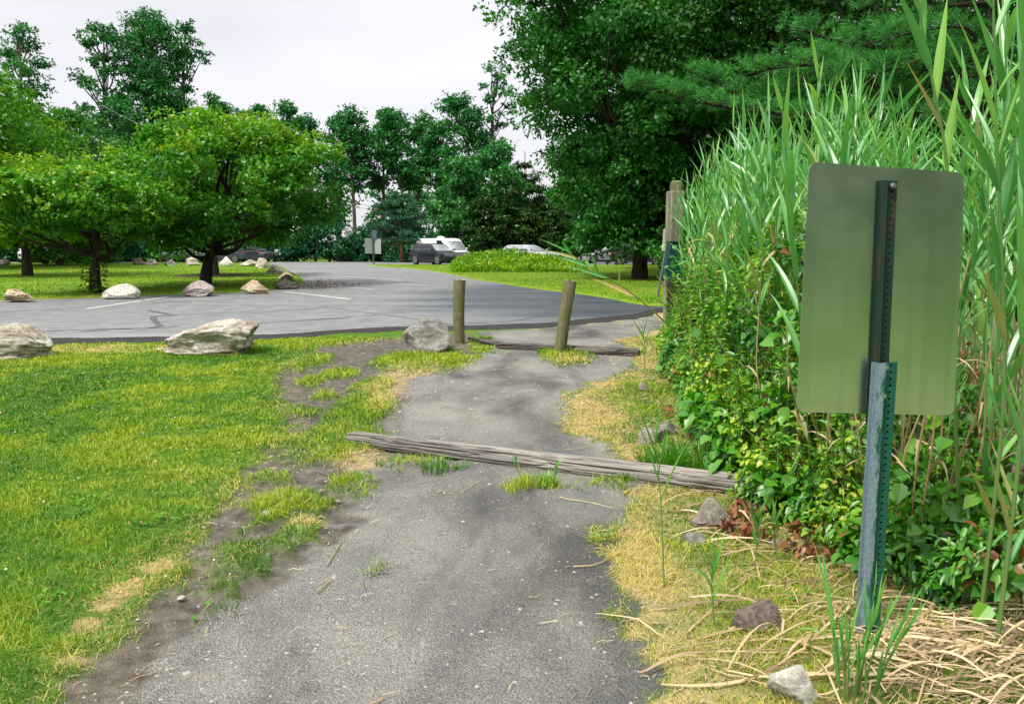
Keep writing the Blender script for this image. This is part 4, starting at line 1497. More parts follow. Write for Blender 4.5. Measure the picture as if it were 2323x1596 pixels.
def locust(label, X, Yt, y, halfpx, Yc, nclump=26, seed=0, gaps=.9, group='tall locust trees beyond the lot', L=.33, nleaf=230, rad=1.25, tint=.42, lowskirt=None):
    """tall crooked tree with separated puffs of foliage on bare limbs"""
    b = AT(X, (Yt * 2 + Yc) / 3, y) * [1, 1, 0]
    H = hz(Yt, y)
    c0 = hz(Yc, y)
    R = halfpx / FPX * y
    root = thing('locust_tree', label, 'tree', b, group=group)
    mbt, mbl = MB(), MB()
    P = spline([(0, 0, -.2), rng.normal(0, .3, 3) * [1, 1, 0] + [0, 0, H * .3], rng.normal(0, .5, 3) * [1, 1, 0] + [0, 0, H * .6], rng.normal(0, .5, 3) * [1, 1, 0] + [0, 0, H * .93]], 30)
    tr = .012 * H + .08
    tube(mbt, P, np.linspace(tr, tr * .18, 30), 8, wob=.1)
    for i in range(nclump):
        u = (i + rng.random()) / nclump
        z = c0 + (H - c0) * u
        w = R * np.interp(u, [0, .3, .7, .9, 1], [.75, 1, .95, .6, .25])
        a = rng.uniform(0, 2 * PI)
        r = w * math.sqrt(rng.uniform(.12, 1))
        k = int(np.clip((z / (H * .93)) * 29 - 3, 3, 29))
        c = P[min(29, k + 2)] * [1, 1, 0] + np.array([r * math.cos(a), r * math.sin(a) * .8, z])
        rr = rad * rng.uniform(.6, 1.3)
        leaf_clump(mbl, c, np.array([rr, rr, rr * .55]), int(nleaf * rng.uniform(.6, 1.3)), L, L * .6, tint + rng.normal(0, .12), .7, 12)
        tube(mbt, limb_path(P[k], c - [0, 0, rr * .2], .2), np.linspace(tr * .32, tr * .06, 9), 5, wob=.1)
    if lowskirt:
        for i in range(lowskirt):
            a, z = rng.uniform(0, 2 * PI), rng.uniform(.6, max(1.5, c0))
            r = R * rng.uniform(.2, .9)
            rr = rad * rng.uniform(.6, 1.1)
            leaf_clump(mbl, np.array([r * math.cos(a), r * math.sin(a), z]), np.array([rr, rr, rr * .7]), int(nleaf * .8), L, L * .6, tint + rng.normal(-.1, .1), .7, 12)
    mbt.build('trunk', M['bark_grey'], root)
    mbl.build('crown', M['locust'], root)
    return root


locust('tall dark tree rising above the trees at the left photo edge', 42, 62, 84, 60, 330, 26, rad=1.3)
locust('crooked open tree with two leaning tops left of the tallest crown', 225, 55, 86, 62, 330, 30, rad=1.05, nleaf=180)
locust('tallest dense dark tree with a dome top above the spreading tree', 332, 28, 88, 76, 340, 84, rad=1.7, nleaf=250)
locust('tall tree with bare forked limbs right of the tallest crown', 425, 52, 90, 62, 330, 26, rad=1.15, nleaf=190)
locust('dark leafy tree low between the two tall crowns', 265, 225, 80, 70, 470, 34, rad=1.5)
locust('dark leafy tree peeping over the right shoulder of the domed tree', 490, 220, 84, 55, 430, 22, rad=1.2)
loc = [(575, 240, 86, 62), (640, 238, 92, 52), (700, 258, 88, 52), (770, 262, 94, 40), (800, 252, 88, 36), (868, 250, 92, 40), (905, 256, 88, 34), (948, 262, 92, 38), (1000, 285, 86, 40)]
loclab = ['locust at the left end of the wall of trees, over the domed tree', 'second locust in the tree wall, behind the domed tree edge', 'locust above the right edge of the domed tree', 'slender locust left of the sky gaps in the tree wall',
          'tall dark locust above the first utility pole', 'tall locust with sky showing between its lower limbs', 'locust with narrow crown over the orange trunked pine', 'locust standing left of the bare topped tree', 'leafy locust low over the white van']
for (X, Yt, y, hw), lb in zip(loc, loclab):
    locust(lb, X, Yt, y, hw, 425 if X > 740 else 470, 30, rad=1.15, nleaf=220)
locust('tall leafy tree with rounded top left of the bare topped tree', 1045, 215, 80, 48, 470, 40, rad=1.3)
locust('lanky tree with a nearly bare crooked top against the sky', 1120, 146, 78, 40, 290, 17, rad=.85, nleaf=120, L=.26)
locust('green tree filling the gap under the bare topped tree', 1125, 330, 74, 62, 520, 34, rad=1.2, tint=.6)
locust('bushy tree in front of the bare topped tree', 1040, 370, 72, 60, 540, 30, rad=1.2, tint=.55, lowskirt=6)

# dark cedars behind the weed bed
CG = 'dark cedars behind the weed bed'
for X, Yt, y, hw, lb in ((1105, 440, 70, 40, 'dark brownish cedar above the weed bed, nearest to the van'), (1165, 415, 72, 44, 'tall dark cedar in the middle of the cedar group'), (1222, 395, 74, 44, 'dark cedar under the edge of the oak crown'), (1275, 455, 71, 40, 'dark cedar behind the silver car'), (1190, 330, 82, 34, 'thin pointed conifer tip rising in the sky gap')):
    b = at_px(X, y=y)
    tree('cedar_tree', lb, b, hz(Yt, y), hz(585, y), hw / FPX * y, [(0, .75), (.2, 1), (.5, .85), (.8, .5), (1, .08)], M['cedar'], M['bark'], 64, .85, 190, .24, .25, tint=.42, nlimb=24, rmin=.3, group=CG, squash=.45, trunk_top=.95)

# layered pine with an orange trunk
def layered_pine(name, label, base, H, c0, R, leafmat, bark, tiers, tr, L, W, per=10, drop=-.05, tufts=30, needles=16, group=None):
    root = thing(name, label, 'tree', base, group=group)
    mbt, mbl = MB(), MB()
    P = spline([(0, 0, -.2), (.1, 0, H * .35), (-.1, .1, H * .7), (0, 0, H)], 24)
    tube(mbt, P, np.linspace(tr, tr * .15, 24), 9, wob=.1)
    for i in range(tiers):
        u = i / (tiers - 1)
        z = c0 + (H - c0) * u
        rr = R * np.interp(u, [0, .2, .6, 1], [.85, 1, .85, .25])
        for k in range(per):
            a = rng.uniform(0, 2 * PI)
            ln = rr * rng.uniform(.55, 1.05)
            s = P[int(np.clip(z / H * 23, 1, 23))]
            e = s + np.array([math.cos(a) * ln, math.sin(a) * ln, ln * (.10 + drop) + rng.normal(0, .15)])
            bp = limb_path(s, e, .1)
            tube(mbt, bp, np.linspace(tr * .25, tr * .04, 9), 5)
            m = tufts
            t = rng.uniform(.35, 1.02, m)
            c = s + (bp[-1] - s) * t[:, None]
            side = np.array([-math.sin(a), math.cos(a), 0])
            c = c + side * (rng.uniform(-1, 1, m) * ln * .28 * np.sqrt(t))[:, None] + np.array([0, 0, 1]) * (rng.uniform(-.05, .25, m))[:, None] * ln * .2
            n = m * needles
            ci = np.repeat(c, needles, 0) + rng.normal(0, L * .35, (n, 3)) * [1, 1, .5]
            D = unit(randdir(n) + np.array([math.cos(a) * .5, math.sin(a) * .5, .55]))
            kites(mbl, ci, D, randdir(n), L * rng.uniform(.7, 1.2, n), W, np.clip(np.repeat(rng.normal(.5, .18, m), needles) + rng.normal(0, .12, n), 0, 1), 0, .05)
    mbt.build('trunk', bark, root)
    mbl.build('crown', leafmat, root)
    return root


b = at_px(914, y=70)
layered_pine('pine_tree', 'grey green pine with an orange trunk left of the white van', b, hz(450, 70), hz(560, 70) + .3, 3.1, M['scots'], M['bark_orange'], 9, .2, .3, .09, per=8, tufts=24, needles=12)

# understorey: individual bushes along the far side of the lot
bushlab = 'dark leafy bush in the dense row along the far edge of the lot'
for i in range(30):
    X = -60 + i * 46 + rng.uniform(-14, 14)
    y = rng.uniform(73, 79)
    b = at_px(X, y=y)
    R_ = rng.uniform(1.6, 2.6)
    h = rng.uniform(2.6, 4.6)
    root = thing('bush', bushlab, 'bush', b, group='understorey bushes along the far edge of the lot')
    mbl = MB()
    for k in range(14):
        a, q = rng.uniform(0, 2 * PI), math.sqrt(rng.random()) * R_
        c = np.array([q * math.cos(a), q * math.sin(a), rng.uniform(.3, h) * (1 - .4 * q / R_)])
        leaf_clump(mbl, c, np.array([.9, .9, .7]), 150, .3, .19, .4 + rng.normal(0, .15), .6, 12)
    mbl.build('foliage', M['understorey'], root)
    mbt = MB()
    for k in range(4):
        tube(mbt, limb_path((0, 0, -.1), (rng.normal(0, R_ * .4), rng.normal(0, R_ * .4), h * .7)), np.linspace(.06, .015, 9), 5)
    mbt.build('stem', M['bark'], root)
bush_proto = root
# second belt of woodland behind
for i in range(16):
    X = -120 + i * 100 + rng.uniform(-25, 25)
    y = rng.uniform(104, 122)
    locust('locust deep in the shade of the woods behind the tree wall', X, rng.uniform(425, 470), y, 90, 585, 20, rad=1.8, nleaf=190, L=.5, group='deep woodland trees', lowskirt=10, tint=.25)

# ------------------------------------------------------------------ right: big oak over the lot verge
g = G(1451, 632, ISZ)
oak = tree('oak_tree', 'big oak with a dark straight trunk overhanging the lot verge', g, 19.5, hz(560, g[1]), 6.6, [(0, .42), (.06, .5), (.16, .6), (.28, .76), (.40, .9), (.55, 1.0), (.72, .98), (.9, .65), (1, .25)], M['oak'], M['bark'], 560, 1.05, 290, .19, .34,
           fork=3.4, tint=.42, nlimb=40, rmin=.14, squash=.62, off=(.5, 0), up=.5)
DG = 'shade trees behind the reed bank'
for X, y, Yt, hw, lb, mt, tn in ((1640, 46, -220, 330, 'tall shade tree behind the oak at the kiosk', 'darkwood', .45), (1800, 33, -500, 420, 'dark tree towering over the middle of the reeds', 'darkwood', .35), (2130, 25, -900, 520, 'dark tree with heavy limbs behind the sign panel', 'darkwood', .35),
                             (2450, 21, -900, 560, 'dark tree at the right photo edge behind the reeds', 'darkwood', .4), (1700, 60, 300, 260, 'low leafy tree far behind the timber posts', 'oak', .5), (1390, 78, 330, 130, 'mid green tree between the cedars and the oak trunk', 'oak', .45), (1330, 84, 400, 90, 'leafy tree behind the silver cars', 'locust', .45), (1500, 80, 380, 110, 'leafy tree behind the black car', 'oak', .4)):
    b = at_px(X, y=y)
    H = hz(Yt, y)
    H = min(H, 21)
    R_ = hw / FPX * y
    tree('shade_tree', lb, b, H, max(1.2, H * .08), R_, [(0, .8), (.3, 1), (.6, 1), (.85, .7), (1, .3)], M[mt], M['bark'], 190, max(1.0, R_ * .22), 330, .085 + .0035 * y, .3, tint=tn, nlimb=34, rmin=.15, group=DG, squash=.6)
# leafy saplings right behind the reeds
for X, y, Yt, hw, lb in ((2180, 13.5, 285, 120, 'fresh green sapling thicket right of the sign panel'), (2320, 12, 330, 110, 'green sapling at the right photo edge above the reeds'), (1620, 30, 420, 120, 'leafy shrub behind the timber post')):
    b = at_px(X, y=y)
    R_ = hw / FPX * y
    tree('sapling', lb, b, hz(Yt, y), .5, R_, COLUMN, M['oak'], M['bark'], 46, R_ * .42, 240, .09 + .002 * y, .05, tint=.62, nlimb=12, rmin=.1)


# white pine with long level boughs
def white_pine(label, base, H, tr, boughs):
    root = thing('pine_tree', label, 'tree', base)
    mbt, mbl = MB(), MB()
    P = spline([(0, 0, -.2), (.1, 0, H * .4), (0, .1, H * .75), (0, 0, H)], 24)
    tube(mbt, P, np.linspace(tr, tr * .3, 24), 12, wob=.1)
    for (e, thick, nt, spread) in boughs:
        e = np.asarray(e, float) - base
        s = P[int(np.clip((e[2] - .6) / H * 23, 2, 23))]
        bp = limb_path(s, e, .05, n=14)
        tube(mbt, bp, np.linspace(.07, .014, 14), 6)
        L = np.linalg.norm(e - s)
        dirv = unit(e - s)
        side = unit(np.cross(dirv, [0, 0, 1.0]))
        t = rng.uniform(.16, 1.0, nt) ** .8
        wid = spread * np.interp(t, [.25, .6, .9, 1], [.7, 1, .6, .15])
        c = bp[(t * 13).astype(int)] + side * (rng.uniform(-1, 1, nt) * wid)[:, None] + dirv * rng.uniform(-.42, .42, nt)[:, None] + np.array([0, 0, 1]) * (rng.uniform(-.1, 1, nt) * thick)[:, None]
        nn = 34
        n = nt * nn
        ci = np.repeat(c, nn, 0) + rng.normal(0, .035, (n, 3))
        D = unit(randdir(n) * .9 + np.repeat(dirv[None] * .75 + np.array([0, 0, .45]), n, 0))
        tnt = np.clip(np.repeat(rng.normal(.55, .17, nt), nn) + rng.normal(0, .1, n), 0, 1)
        kites(mbl, ci, D, randdir(n), rng.uniform(.11, .19, n), .012, tnt, 0, .1)
        for k in range(0, nt, 3):
            q = bp[int(max(0, t[k] - .08) * 13)]
            tube(mbt, [q, (q + c[k]) / 2 + [0, 0, .02], c[k]], [.012, .008, .004], 4)
    mbt.build('trunk', M['bark'], root)
    mbl.build('crown', M['pine'], root)


PB = at_px(2190, y=19)
bl = []
for X, Y, y, th, nt, sp in ((1392, 182, 16, .22, 340, .55), (1560, 160, 16.5, .25, 280, .7), (1660, 175, 17, .25, 160, .6), (1840, 130, 16.5, .3, 160, .7), (1880, 205, 16, .3, 150, .7), (1790, 60, 18, .3, 120, .7), (1960, 100, 17, .3, 130, .7),
                        (2010, 170, 17, .3, 130, .8), (1740, 235, 17, .2, 100, .6), (1950, 20, 19, .3, 110, .8), (2120, 260, 16, .3, 90, .7)):
    bl.append((AT(X, Y, y), th, nt, sp))
white_pine('white pine with long level boughs reaching over the reeds', PB, 17, .26, bl)

# unseen trees behind the photographer, added only for the sign to reflect
for (x, y, s) in ((-9, -20, 1.3), (4, -20, 1.4), (13, -18, 1.55), (22, -14, 1.5), (22, -24, 1.7), (-20, -18, 1.4)):
    c = copy_tree(crab2)
    c.location = (x, y, 0)
    c.scale = (s * 1.25, s * 1.25, s * 1.2)
    tag(c, 'unseen spreading tree behind the viewer, added for the sign reflection', 'tree', 'unseen trees added behind the viewer')

for i in range(15):  # unseen bushes, added to keep the sign's reflection green below the crowns
    c = copy_tree(bush_proto)
    c.location = (-18 + i * 3.6 + rng.uniform(-.6, .6), -17 + rng.uniform(-1, 1), 0)
    c.rotation_euler = (0, 0, rng.uniform(0, 6))
    c.scale = (1.2, 1.2, 1.35)
    tag(c, 'unseen leafy bush behind the viewer, added for the sign reflection', 'bush', 'unseen bushes added behind the viewer')

# ------------------------------------------------------------------ weed bed
def weed_bed():
    mb = MB()
    n = 9000
    u = rng.random(n)
    X = 1025 + 300 * u
    y = rng.uniform(43, 52, n)
    x = (X - CX) / FPX * y * 1.0
    x = np.array([AT(a, CY, b)[0] for a, b in zip(X, y)])
    prof = np.interp(X, [1022, 1040, 1075, 1110, 1170, 1230, 1290, 1310, 1335], [.2, .75, 1.35, 1.4, 1.25, 1.0, .7, .6, .15])
    prof = prof * .60 * np.interp(y, [42.5, 44.5, 48, 52], [.30, .75, 1, .8]) * (.35 + 1.2 * fbm(x * .9, y * .9, 77, 3))
    z = prof * rng.random(n) ** .35 * 1.35 + .1
    P = np.stack([x, y, z], 1)
    D = unit(randdir(n) * .8 + [0, 0, .55])
    big = fbm(x * .7, y * .7, 50, 3)
    kites(mb, P, D, unit(randdir(n) + [0, 0, .8]), rng.uniform(.14, .3, n), rng.uniform(.06, .12, n), np.clip(.45 + (big - .5) * 1.5 + rng.normal(0, .18, n), 0, 1))
    m = 1500
    k = rng.integers(0, n, m)
    blades(mb, P[k] * [1, 1, 0] + [0, 0, .05], rng.uniform(0, 6.28, m), rng.uniform(.05, .4, m), np.maximum(.3, prof[k] * 1.35), .05, rng.random(m))
    tag(mb.build('weed_bed', M['weed']), 'bright lime green bed of tall weeds on the lot verge', 'weeds', kind='stuff')


weed_bed()

# ------------------------------------------------------------------ vehicles
def paint(name, col, metal=.3):
    t = NT(name)
    dirt = t.noise(t.coord(), 3, 4, .6)
    c = t.mix(t.math('MULTIPLY', dirt, .06), col, (.2, .19, .17))
    return t.bsdf(c, .3, metal, None, .4, **{'Coat Weight': .25, 'Coat Roughness': .08})


M['tyre'] = plain('tyre_rubber', (.018, .018, .018), .9, var=.2)
M['rim'] = plain('alloy', (.55, .56, .57), .3, .8, .1)
M['glass'] = plain('car_glass', (.02, .025, .028), .06, 0, .05, spec=.9)
M['glass_sky'] = plain('windscreen_glass', (.55, .58, .6), .12, .75, .05)  # pale and metallic: bright sky reflection put into the windscreen colour
M['trim'] = plain('black_trim', (.02, .02, .021), .55, 0, .1)
M['lamp'] = plain('lamp_lens', (.7, .72, .74), .12, .3, .05)
M['lamp_red'] = plain('tail_lamp', (.35, .02, .015), .2, 0, .05)
M['plate'] = plain('licence_plate', (.75, .75, .68), .5, 0, .1)

SUV = dict(st=[(.5, .62, .70, .40), (.492, .78, .82, .30), (.465, .90, .92, .25), (.40, .98, .97, .24), (.22, 1.05, .99, .24), (.0, 1.06, 1.0, .24), (-.3, 1.09, 1.0, .24), (-.42, 1.08, .97, .26), (-.485, .95, .9, .32), (-.5, .72, .8, .42)],
           cab=(.235, -.455, .03, -.35, .93, .70), belt=1.04)
SEDAN = dict(st=[(.5, .52, .70, .34), (.49, .66, .82, .24), (.46, .74, .92, .2), (.38, .80, .97, .2), (.22, .88, .99, .2), (.0, .9, 1.0, .2), (-.3, .92, 1.0, .2), (-.42, .92, .96, .22), (-.49, .82, .88, .28), (-.5, .6, .8, .36)],
             cab=(.23, -.40, .05, -.24, .92, .70), belt=.88)
BOXY = dict(st=[(.5, .66, .8, .42), (.492, .85, .9, .32), (.47, .98, .96, .28), (.40, 1.02, .98, .28), (.22, 1.08, 1.0, .28), (.0, 1.1, 1.0, .28), (-.3, 1.12, 1.0, .28), (-.44, 1.12, .98, .3), (-.49, 1.02, .95, .36), (-.5, .8, .9, .44)],
            cab=(.20, -.475, .09, -.43, .95, .80), belt=1.08)
VAN = dict(st=[(.5, .62, .78, .36), (.49, .8, .88, .26), (.46, .98, .94, .22), (.36, 1.1, .98, .22), (.2, 1.15, 1.0, .22), (-.3, 1.15, 1.0, .22), (-.46, 1.15, 1.0, .24), (-.495, 1.1, .97, .3), (-.5, .9, .95, .36)],
           cab=(.40, -.495, .24, -.47, .98, .86), belt=1.1)


def car(name, label, cat, loc, heading, L, W, H, pmat, kind, wr=.34, wb=.29, group=None, rimmat=None, two=True, plate=False, dish=False):
    root = thing(name, label, cat, loc, heading, group)
    mb = MB()
    sec = [(0, 0), (.86, 0), (.97, .10), (1, .45), (.985, .75), (.93, .94), (.6, 1.0)]
    ring_n = len(sec) * 2 - 1 + 1
    V, F = [], []
    for (x, t_, w, b_) in kind['st']:
        hw = w * W / 2
        pts = [(hw * s, b_ + (t_ - b_) * q) for s, q in sec] + [(0, b_ + (t_ - b_) * 1.02)] + [(-hw * s, b_ + (t_ - b_) * q) for s, q in sec[:0:-1]]
        V += [(x * L, p[0], p[1]) for p in pts]
    m = len(pts)
    ns = len(kind['st'])
    for i in range(ns - 1):
        for j in range(m):
            k = (j + 1) % m
            F.append([i * m + j, (i + 1) * m + j, (i + 1) * m + k, i * m + k])
    F += [list(range(m)), [(ns - 1) * m + q for q in range(m)][::-1]]
    mb.add(V, F)
    xb0, xb1, xt0, xt1, wb_, wt = kind['cab']
    zb, zt = kind['belt'], H
    hb, ht = wb_ * W / 2, wt * W / 2
    cabv = []
    for (z, x0, x1, h) in ((zb - .05, xb0, xb1, hb), (zb + (zt - zb) * .55, xb0 + (xt0 - xb0) * .58, xb1 + (xt1 - xb1) * .5, hb + (ht - hb) * .5), (zt - .06, xt0 + .02, xt1 - .012, ht), (zt, xt0 - .03, xt1 + .04, ht * .8)):
        for x in np.linspace(x0, x1, 5):
            cabv.append((x * L, h, z))
        for x in np.linspace(x1, x0, 5):
            cabv.append((x * L, -h, z))
    cf = []
    for i in range(3):
        for j in range(10):
            k = (j + 1) % 10
            cf.append([i * 10 + j, i * 10 + k, (i + 1) * 10 + k, (i + 1) * 10 + j])
    for j in range(4):
        cf.append([30 + j, 30 + j + 1, 30 + 8 - j, 30 + 9 - j])
    mb.add(cabv, [f[::-1] for f in cf])
    for s in (1, -1):
        for x in (wb, -wb):
            a = np.linspace(0, 2 * PI, 28, endpoint=False)
            y0, y1 = s * (W / 2 - .3), s * (W / 2 + .012)
            R2 = wr + .075
            VV = [(x * L + R2 * math.cos(q), y0, wr + R2 * math.sin(q)) for q in a] + [(x * L + R2 * math.cos(q), y1, wr + R2 * math.sin(q)) for q in a]
            VV = [(v[0], v[1], max(v[2], .18)) for v in VV]
            mb.add(VV, [[i, (i + 1) % 28, 28 + (i + 1) % 28, 28 + i] for i in range(28)] + [list(range(28, 56))], 1)
    # sill and bumper trim
    for s in (1, -1):
        box(mb, (0, s * (W / 2 - .03), .27), (L * .46, .08, .12), 1)
    bevel(mb.build('body', [pmat, M['trim']], root, smooth=False), .03, 2)
    for s in (1, -1):
        for x in (wb, -wb):
            wm = MB()
            cy = s * (W / 2 - .1)
            wm2 = MB()
            P = [(x * L, cy - s * .11, wr), (x * L, cy - s * .09, wr), (x * L, cy + s * .11, wr), (x * L, cy + s * .128, wr)]
            tube(wm, P, [wr * .9, wr, wr, wr * .92], 26)
            w_o = wm.build('wheel', M['tyre'], root)
            yo = cy + s * .131
            nsp = 5
            VV, FF = [], []
            a = np.linspace(0, 2 * PI, 30, endpoint=False)
            r0, r1 = wr * .60, wr * .69
            VV += [(x * L + r0 * math.cos(q), yo, wr + r0 * math.sin(q)) for q in a] + [(x * L + r1 * math.cos(q), yo, wr + r1 * math.sin(q)) for q in a]
            FF += [[i, (i + 1) % 30, 30 + (i + 1) % 30, 30 + i] for i in range(30)]
            for k in range(nsp):
                for dd_ in (-.16, .16):
                    q = k * 2 * PI / nsp + .3 + dd_
                    d = np.array([math.cos(q), 0, math.sin(q)])
                    e = np.array([-math.sin(q), 0, math.cos(q)]) * wr * .055
                    c0, c1 = np.array([x * L, yo, wr]) + d * wr * .1, np.array([x * L, yo, wr]) + d * wr * .63
                    b_ = len(VV)
                    VV += [tuple(c0 - e), tuple(c0 + e), tuple(c1 + e), tuple(c1 - e)]
                    FF.append([b_, b_ + 1, b_ + 2, b_ + 3])
            wm2.add(VV, FF)
            wm2.build('rim', rimmat or M['rim'], w_o)

    def side(u, v, s, out=.012):
        z = zb + (zt - .05 - zb) * v
        x0 = xb0 + (xt0 - xb0) * v
        x1 = xb1 + (xt1 - xb1) * v
        h = hb + (ht - hb) * v
        return np.array([(x0 + (x1 - x0) * u) * L, s * (h + out), z])
    wins = [(.14, .50), (.53, .88)] if two else [(.10, .30)]
    for s in (1, -1):
        for (u0, u1) in wins:
            wmb = MB()
            q = [side(u0, .10, s), side(u1, .10, s), side(u1 - .02, .86, s), side(u0 + .03, .86, s)]
            wmb.add(q, [[0, 1, 2, 3]])
            wmb.build('side_window', M['glass'], root)
    for nm, xa, xbb, sg in (('windshield', xb0, xt0, 1), ('rear_window', xb1, xt1, -1)):
        wmb = MB()
        pts = []
        for v, k in ((.06, .9), (.9, .88)):
            x = (xa + (xbb - xa) * (v * .97 + (.03 if v > .5 else 0))) * L + sg * (.03 + .012)
            z = zb + (zt - .03 - zb) * v
            h = (hb + (ht - hb) * v) * k
            pts += [(x, -h, z), (x, h, z)]
        wmb.add(pts, [[0, 1, 3, 2]])
        wmb.build(nm, M['glass_sky'] if sg > 0 else M['glass'], root)
    for s in (1, -1):
        hmb = MB()
        x0 = kind['st'][1][0] * L
        zf = kind['st'][1][1]
        wf = kind['st'][1][2] * W / 2
        box(hmb, (x0 - .05, s * wf * .80, zf - .07), (.16, wf * .34, .13))
        bevel(hmb.build('headlight', M['lamp'], root), .02)
        tmb = MB()
        x1 = kind['st'][-2][0] * L
        box(tmb, (x1 + .02, s * kind['st'][-2][2] * W / 2 * .86, kind['st'][-2][1] - .12), (.12, .22, .18))
        bevel(tmb.build('tail_light', M['lamp_red'], root), .02)
        mm = MB()
        box(mm, (xb0 * L - .18, s * (W / 2 + .09), zb + .1), (.12, .18, .13))
        bevel(mm.build('mirror', pmat, root), .03)
    gmb = MB()
    box(gmb, (kind['st'][0][0] * L - .02, 0, .56), (.10, W * .56, .2))
    box(gmb, (kind['st'][0][0] * L - .03, 0, .36), (.12, W * .66, .1))
    gmb.build('grille', M['trim'], root)
    if plate:
        pmb = MB()
        box(pmb, (kind['st'][0][0] * L + .045, 0, .5), (.02, .34, .17))
        pmb.build('licence_plate', M['plate'], root)
    if dish:
        dmb = MB()
        a = np.linspace(0, 2 * PI, 20, endpoint=False)
        VV = []
        for (r, z) in ((.34, 0), (.36, .06), (.25, .17), (.1, .21)):
            VV += [(-.02 * L + .1 + r * math.cos(q), r * math.sin(q), H - .02 + z) for q in a]
        dmb.add(VV, [[i * 20 + j, i * 20 + (j + 1) % 20, (i + 1) * 20 + (j + 1) % 20, (i + 1) * 20 + j] for i in range(3) for j in range(20)] + [[60 + q for q in range(20)]])
        dmb.build('roof_dome', pmat, root, smooth=True)
    return root


navy = paint('navy_paint', (.004, .006, .014), 0)
black = paint('black_paint', (.006, .006, .007), 0)
white = paint('white_paint', (.78, .79, .8), 0)
silver = paint('silver_paint', (.42, .44, .46), .6)
grey = paint('slate_paint', (.07, .085, .1), .3)


def lot_at(X, y):
    p = at_px(X, y=y)
    p[2] = LOTZ
    return p


PG = 'cars parked along the far side of the lot'
car('parked_car', 'dark navy SUV parked facing right in front of the white van', 'car', lot_at(992, 61.5), math.radians(-47), 4.7, 1.94, 1.63, navy, SUV, .37, .297, PG, plate=True)
car('parked_van', 'white camper van with a roof dome behind the navy SUV', 'van', lot_at(1003, 67.5), math.radians(-40), 5.4, 1.95, 2.05, white, VAN, .35, .31, PG, two=False, dish=True)
car('parked_car', 'silver car showing only its roof and windows above the weed bed', 'car', lot_at(1200, 60.5), math.radians(-38), 4.6, 1.85, 1.52, silver, SUV, .34, .29, PG)
car('parked_car', 'silver sedan facing left beyond the oak trunk', 'car', lot_at(1375, 65.5), math.radians(184), 4.4, 1.75, 1.38, silver, SEDAN, .31, .29, PG)
car('parked_car', 'black hatchback with bright rims half hidden by the oak trunk', 'car', lot_at(1444, 61), math.radians(-8), 4.3, 1.82, 1.58, black, SUV, .36, .31, PG)
car('parked_car', 'slate grey boxy off-roader parked behind the pale triangular boulder', 'car', lot_at(535, 67), math.radians(155), 4.4, 1.85, 1.72, grey, BOXY, .37, .29, PG)
car('parked_car', 'dark low car just right of the grey off-roader', 'car', lot_at(575, 71), math.radians(160), 4.3, 1.75, 1.3, grey, SEDAN, .31, .29, PG)
car('parked_car', 'white SUV under the low branches left of the ivy trunk', 'car', lot_at(140, 70), math.radians(-60), 4.6, 1.85, 1.65, white, SUV, .34, .29, PG)
car('parked_car', 'white car beside the ivy trunk, right of the white SUV', 'car', lot_at(178, 69.5), math.radians(-64), 4.5, 1.8, 1.5, white, SEDAN, .33, .29, PG)
car('parked_car', 'white car at the far left under the branches', 'car', lot_at(85, 70.5), math.radians(-58), 4.5, 1.8, 1.55, white, SUV, .33, .29, PG)
car('parked_car', 'silver car between the two shade tree trunks', 'car', lot_at(432, 70), math.radians(150), 4.5, 1.8, 1.5, silver, SUV, .33, .29, PG)

# ------------------------------------------------------------------ poles, wires, distant signs
M['pole'] = plain('pole_wood', (.55, .5, .43), .9, 0, .3, 6)
M['wire'] = plain('wire', (.25, .25, .25), .5)
M['sign_back'] = plain('sign_back_grey', (.36, .40, .36), .5, .2, .15, 6)
M['post_green'] = plain('post_green', (.05, .11, .09), .5, .2, .2)
M['white'] = plain('white_enamel', (.8, .8, .77), .5, 0, .1, 8)
pa = at_px(754, y=76)
pb = at_px(795, y=79)
mb = MB()
tube(mb, [(0, 0, -.1), (0, 0, 3), (0, 0, hz(448, 76))], [.15, .14, .11], 10)
tag(mb.build('utility_pole', M['pole'], loc=pa), 'taller utility pole half hidden by the domed tree', 'pole', 'utility poles by the far road')
mb = MB()
tube(mb, [(0, 0, -.1), (0, 0, 2), (0, 0, hz(516, 79))], [.16, .15, .12], 10)
tag(mb.build('utility_pole', M['pole'], loc=pb), 'shorter pale utility pole standing alone before the dark woods', 'pole', 'utility poles by the far road')


def wire(label, a, b, sag, r=.012):
    t = np.linspace(0, 1, 24)[:, None]
    P = np.array(a) * (1 - t) + np.array(b) * t
    P[:, 2] -= sag * 4 * (t * (1 - t))[:, 0]
    mb = MB()
    tube(mb, P, r, 5)
    tag(mb.build('overhead_wire', M['wire']), label, 'wire')


zt = hz(458, 76)
wire('thin overhead wire running right from the taller utility pole', (pa[0], pa[1], zt), AT(1260, 472, 86), .4, .022)
wire('lower overhead wire running right below the first', (pa[0], pa[1], zt - .25), AT(1260, 480, 86), .5, .018)
wire('overhead wire crossing the dark tree at upper left', AT(230, 238, 70), AT(480, 330, 70), .5, .02)
wire('low cable strung between the two utility poles', (pa[0], pa[1], hz(548, 76)), (pb[0], pb[1], hz(541, 79)), .1, .016)
wire('low cable from the shorter pole into the woods', (pb[0], pb[1], hz(541, 79)), AT(960, 548, 84), .2, .016)


def small_sign(name, label, base, poles, panels, group=None):
    root = thing(name, label, 'sign', base, group=group)
    for (x, h, w) in poles:
        mb = MB()
        box(mb, (x, 0, h / 2 - .05), (w, w, h + .1))
        mb.build('pole', M['post_green'], root)
    for (x, z, w, h, yo, rz, mt) in panels:
        mb = MB()
        box(mb, (x, yo, z), (w, .02, h), rz=rz)
        bevel(mb.build('sign_panel', M[mt], root), .008)
    return root


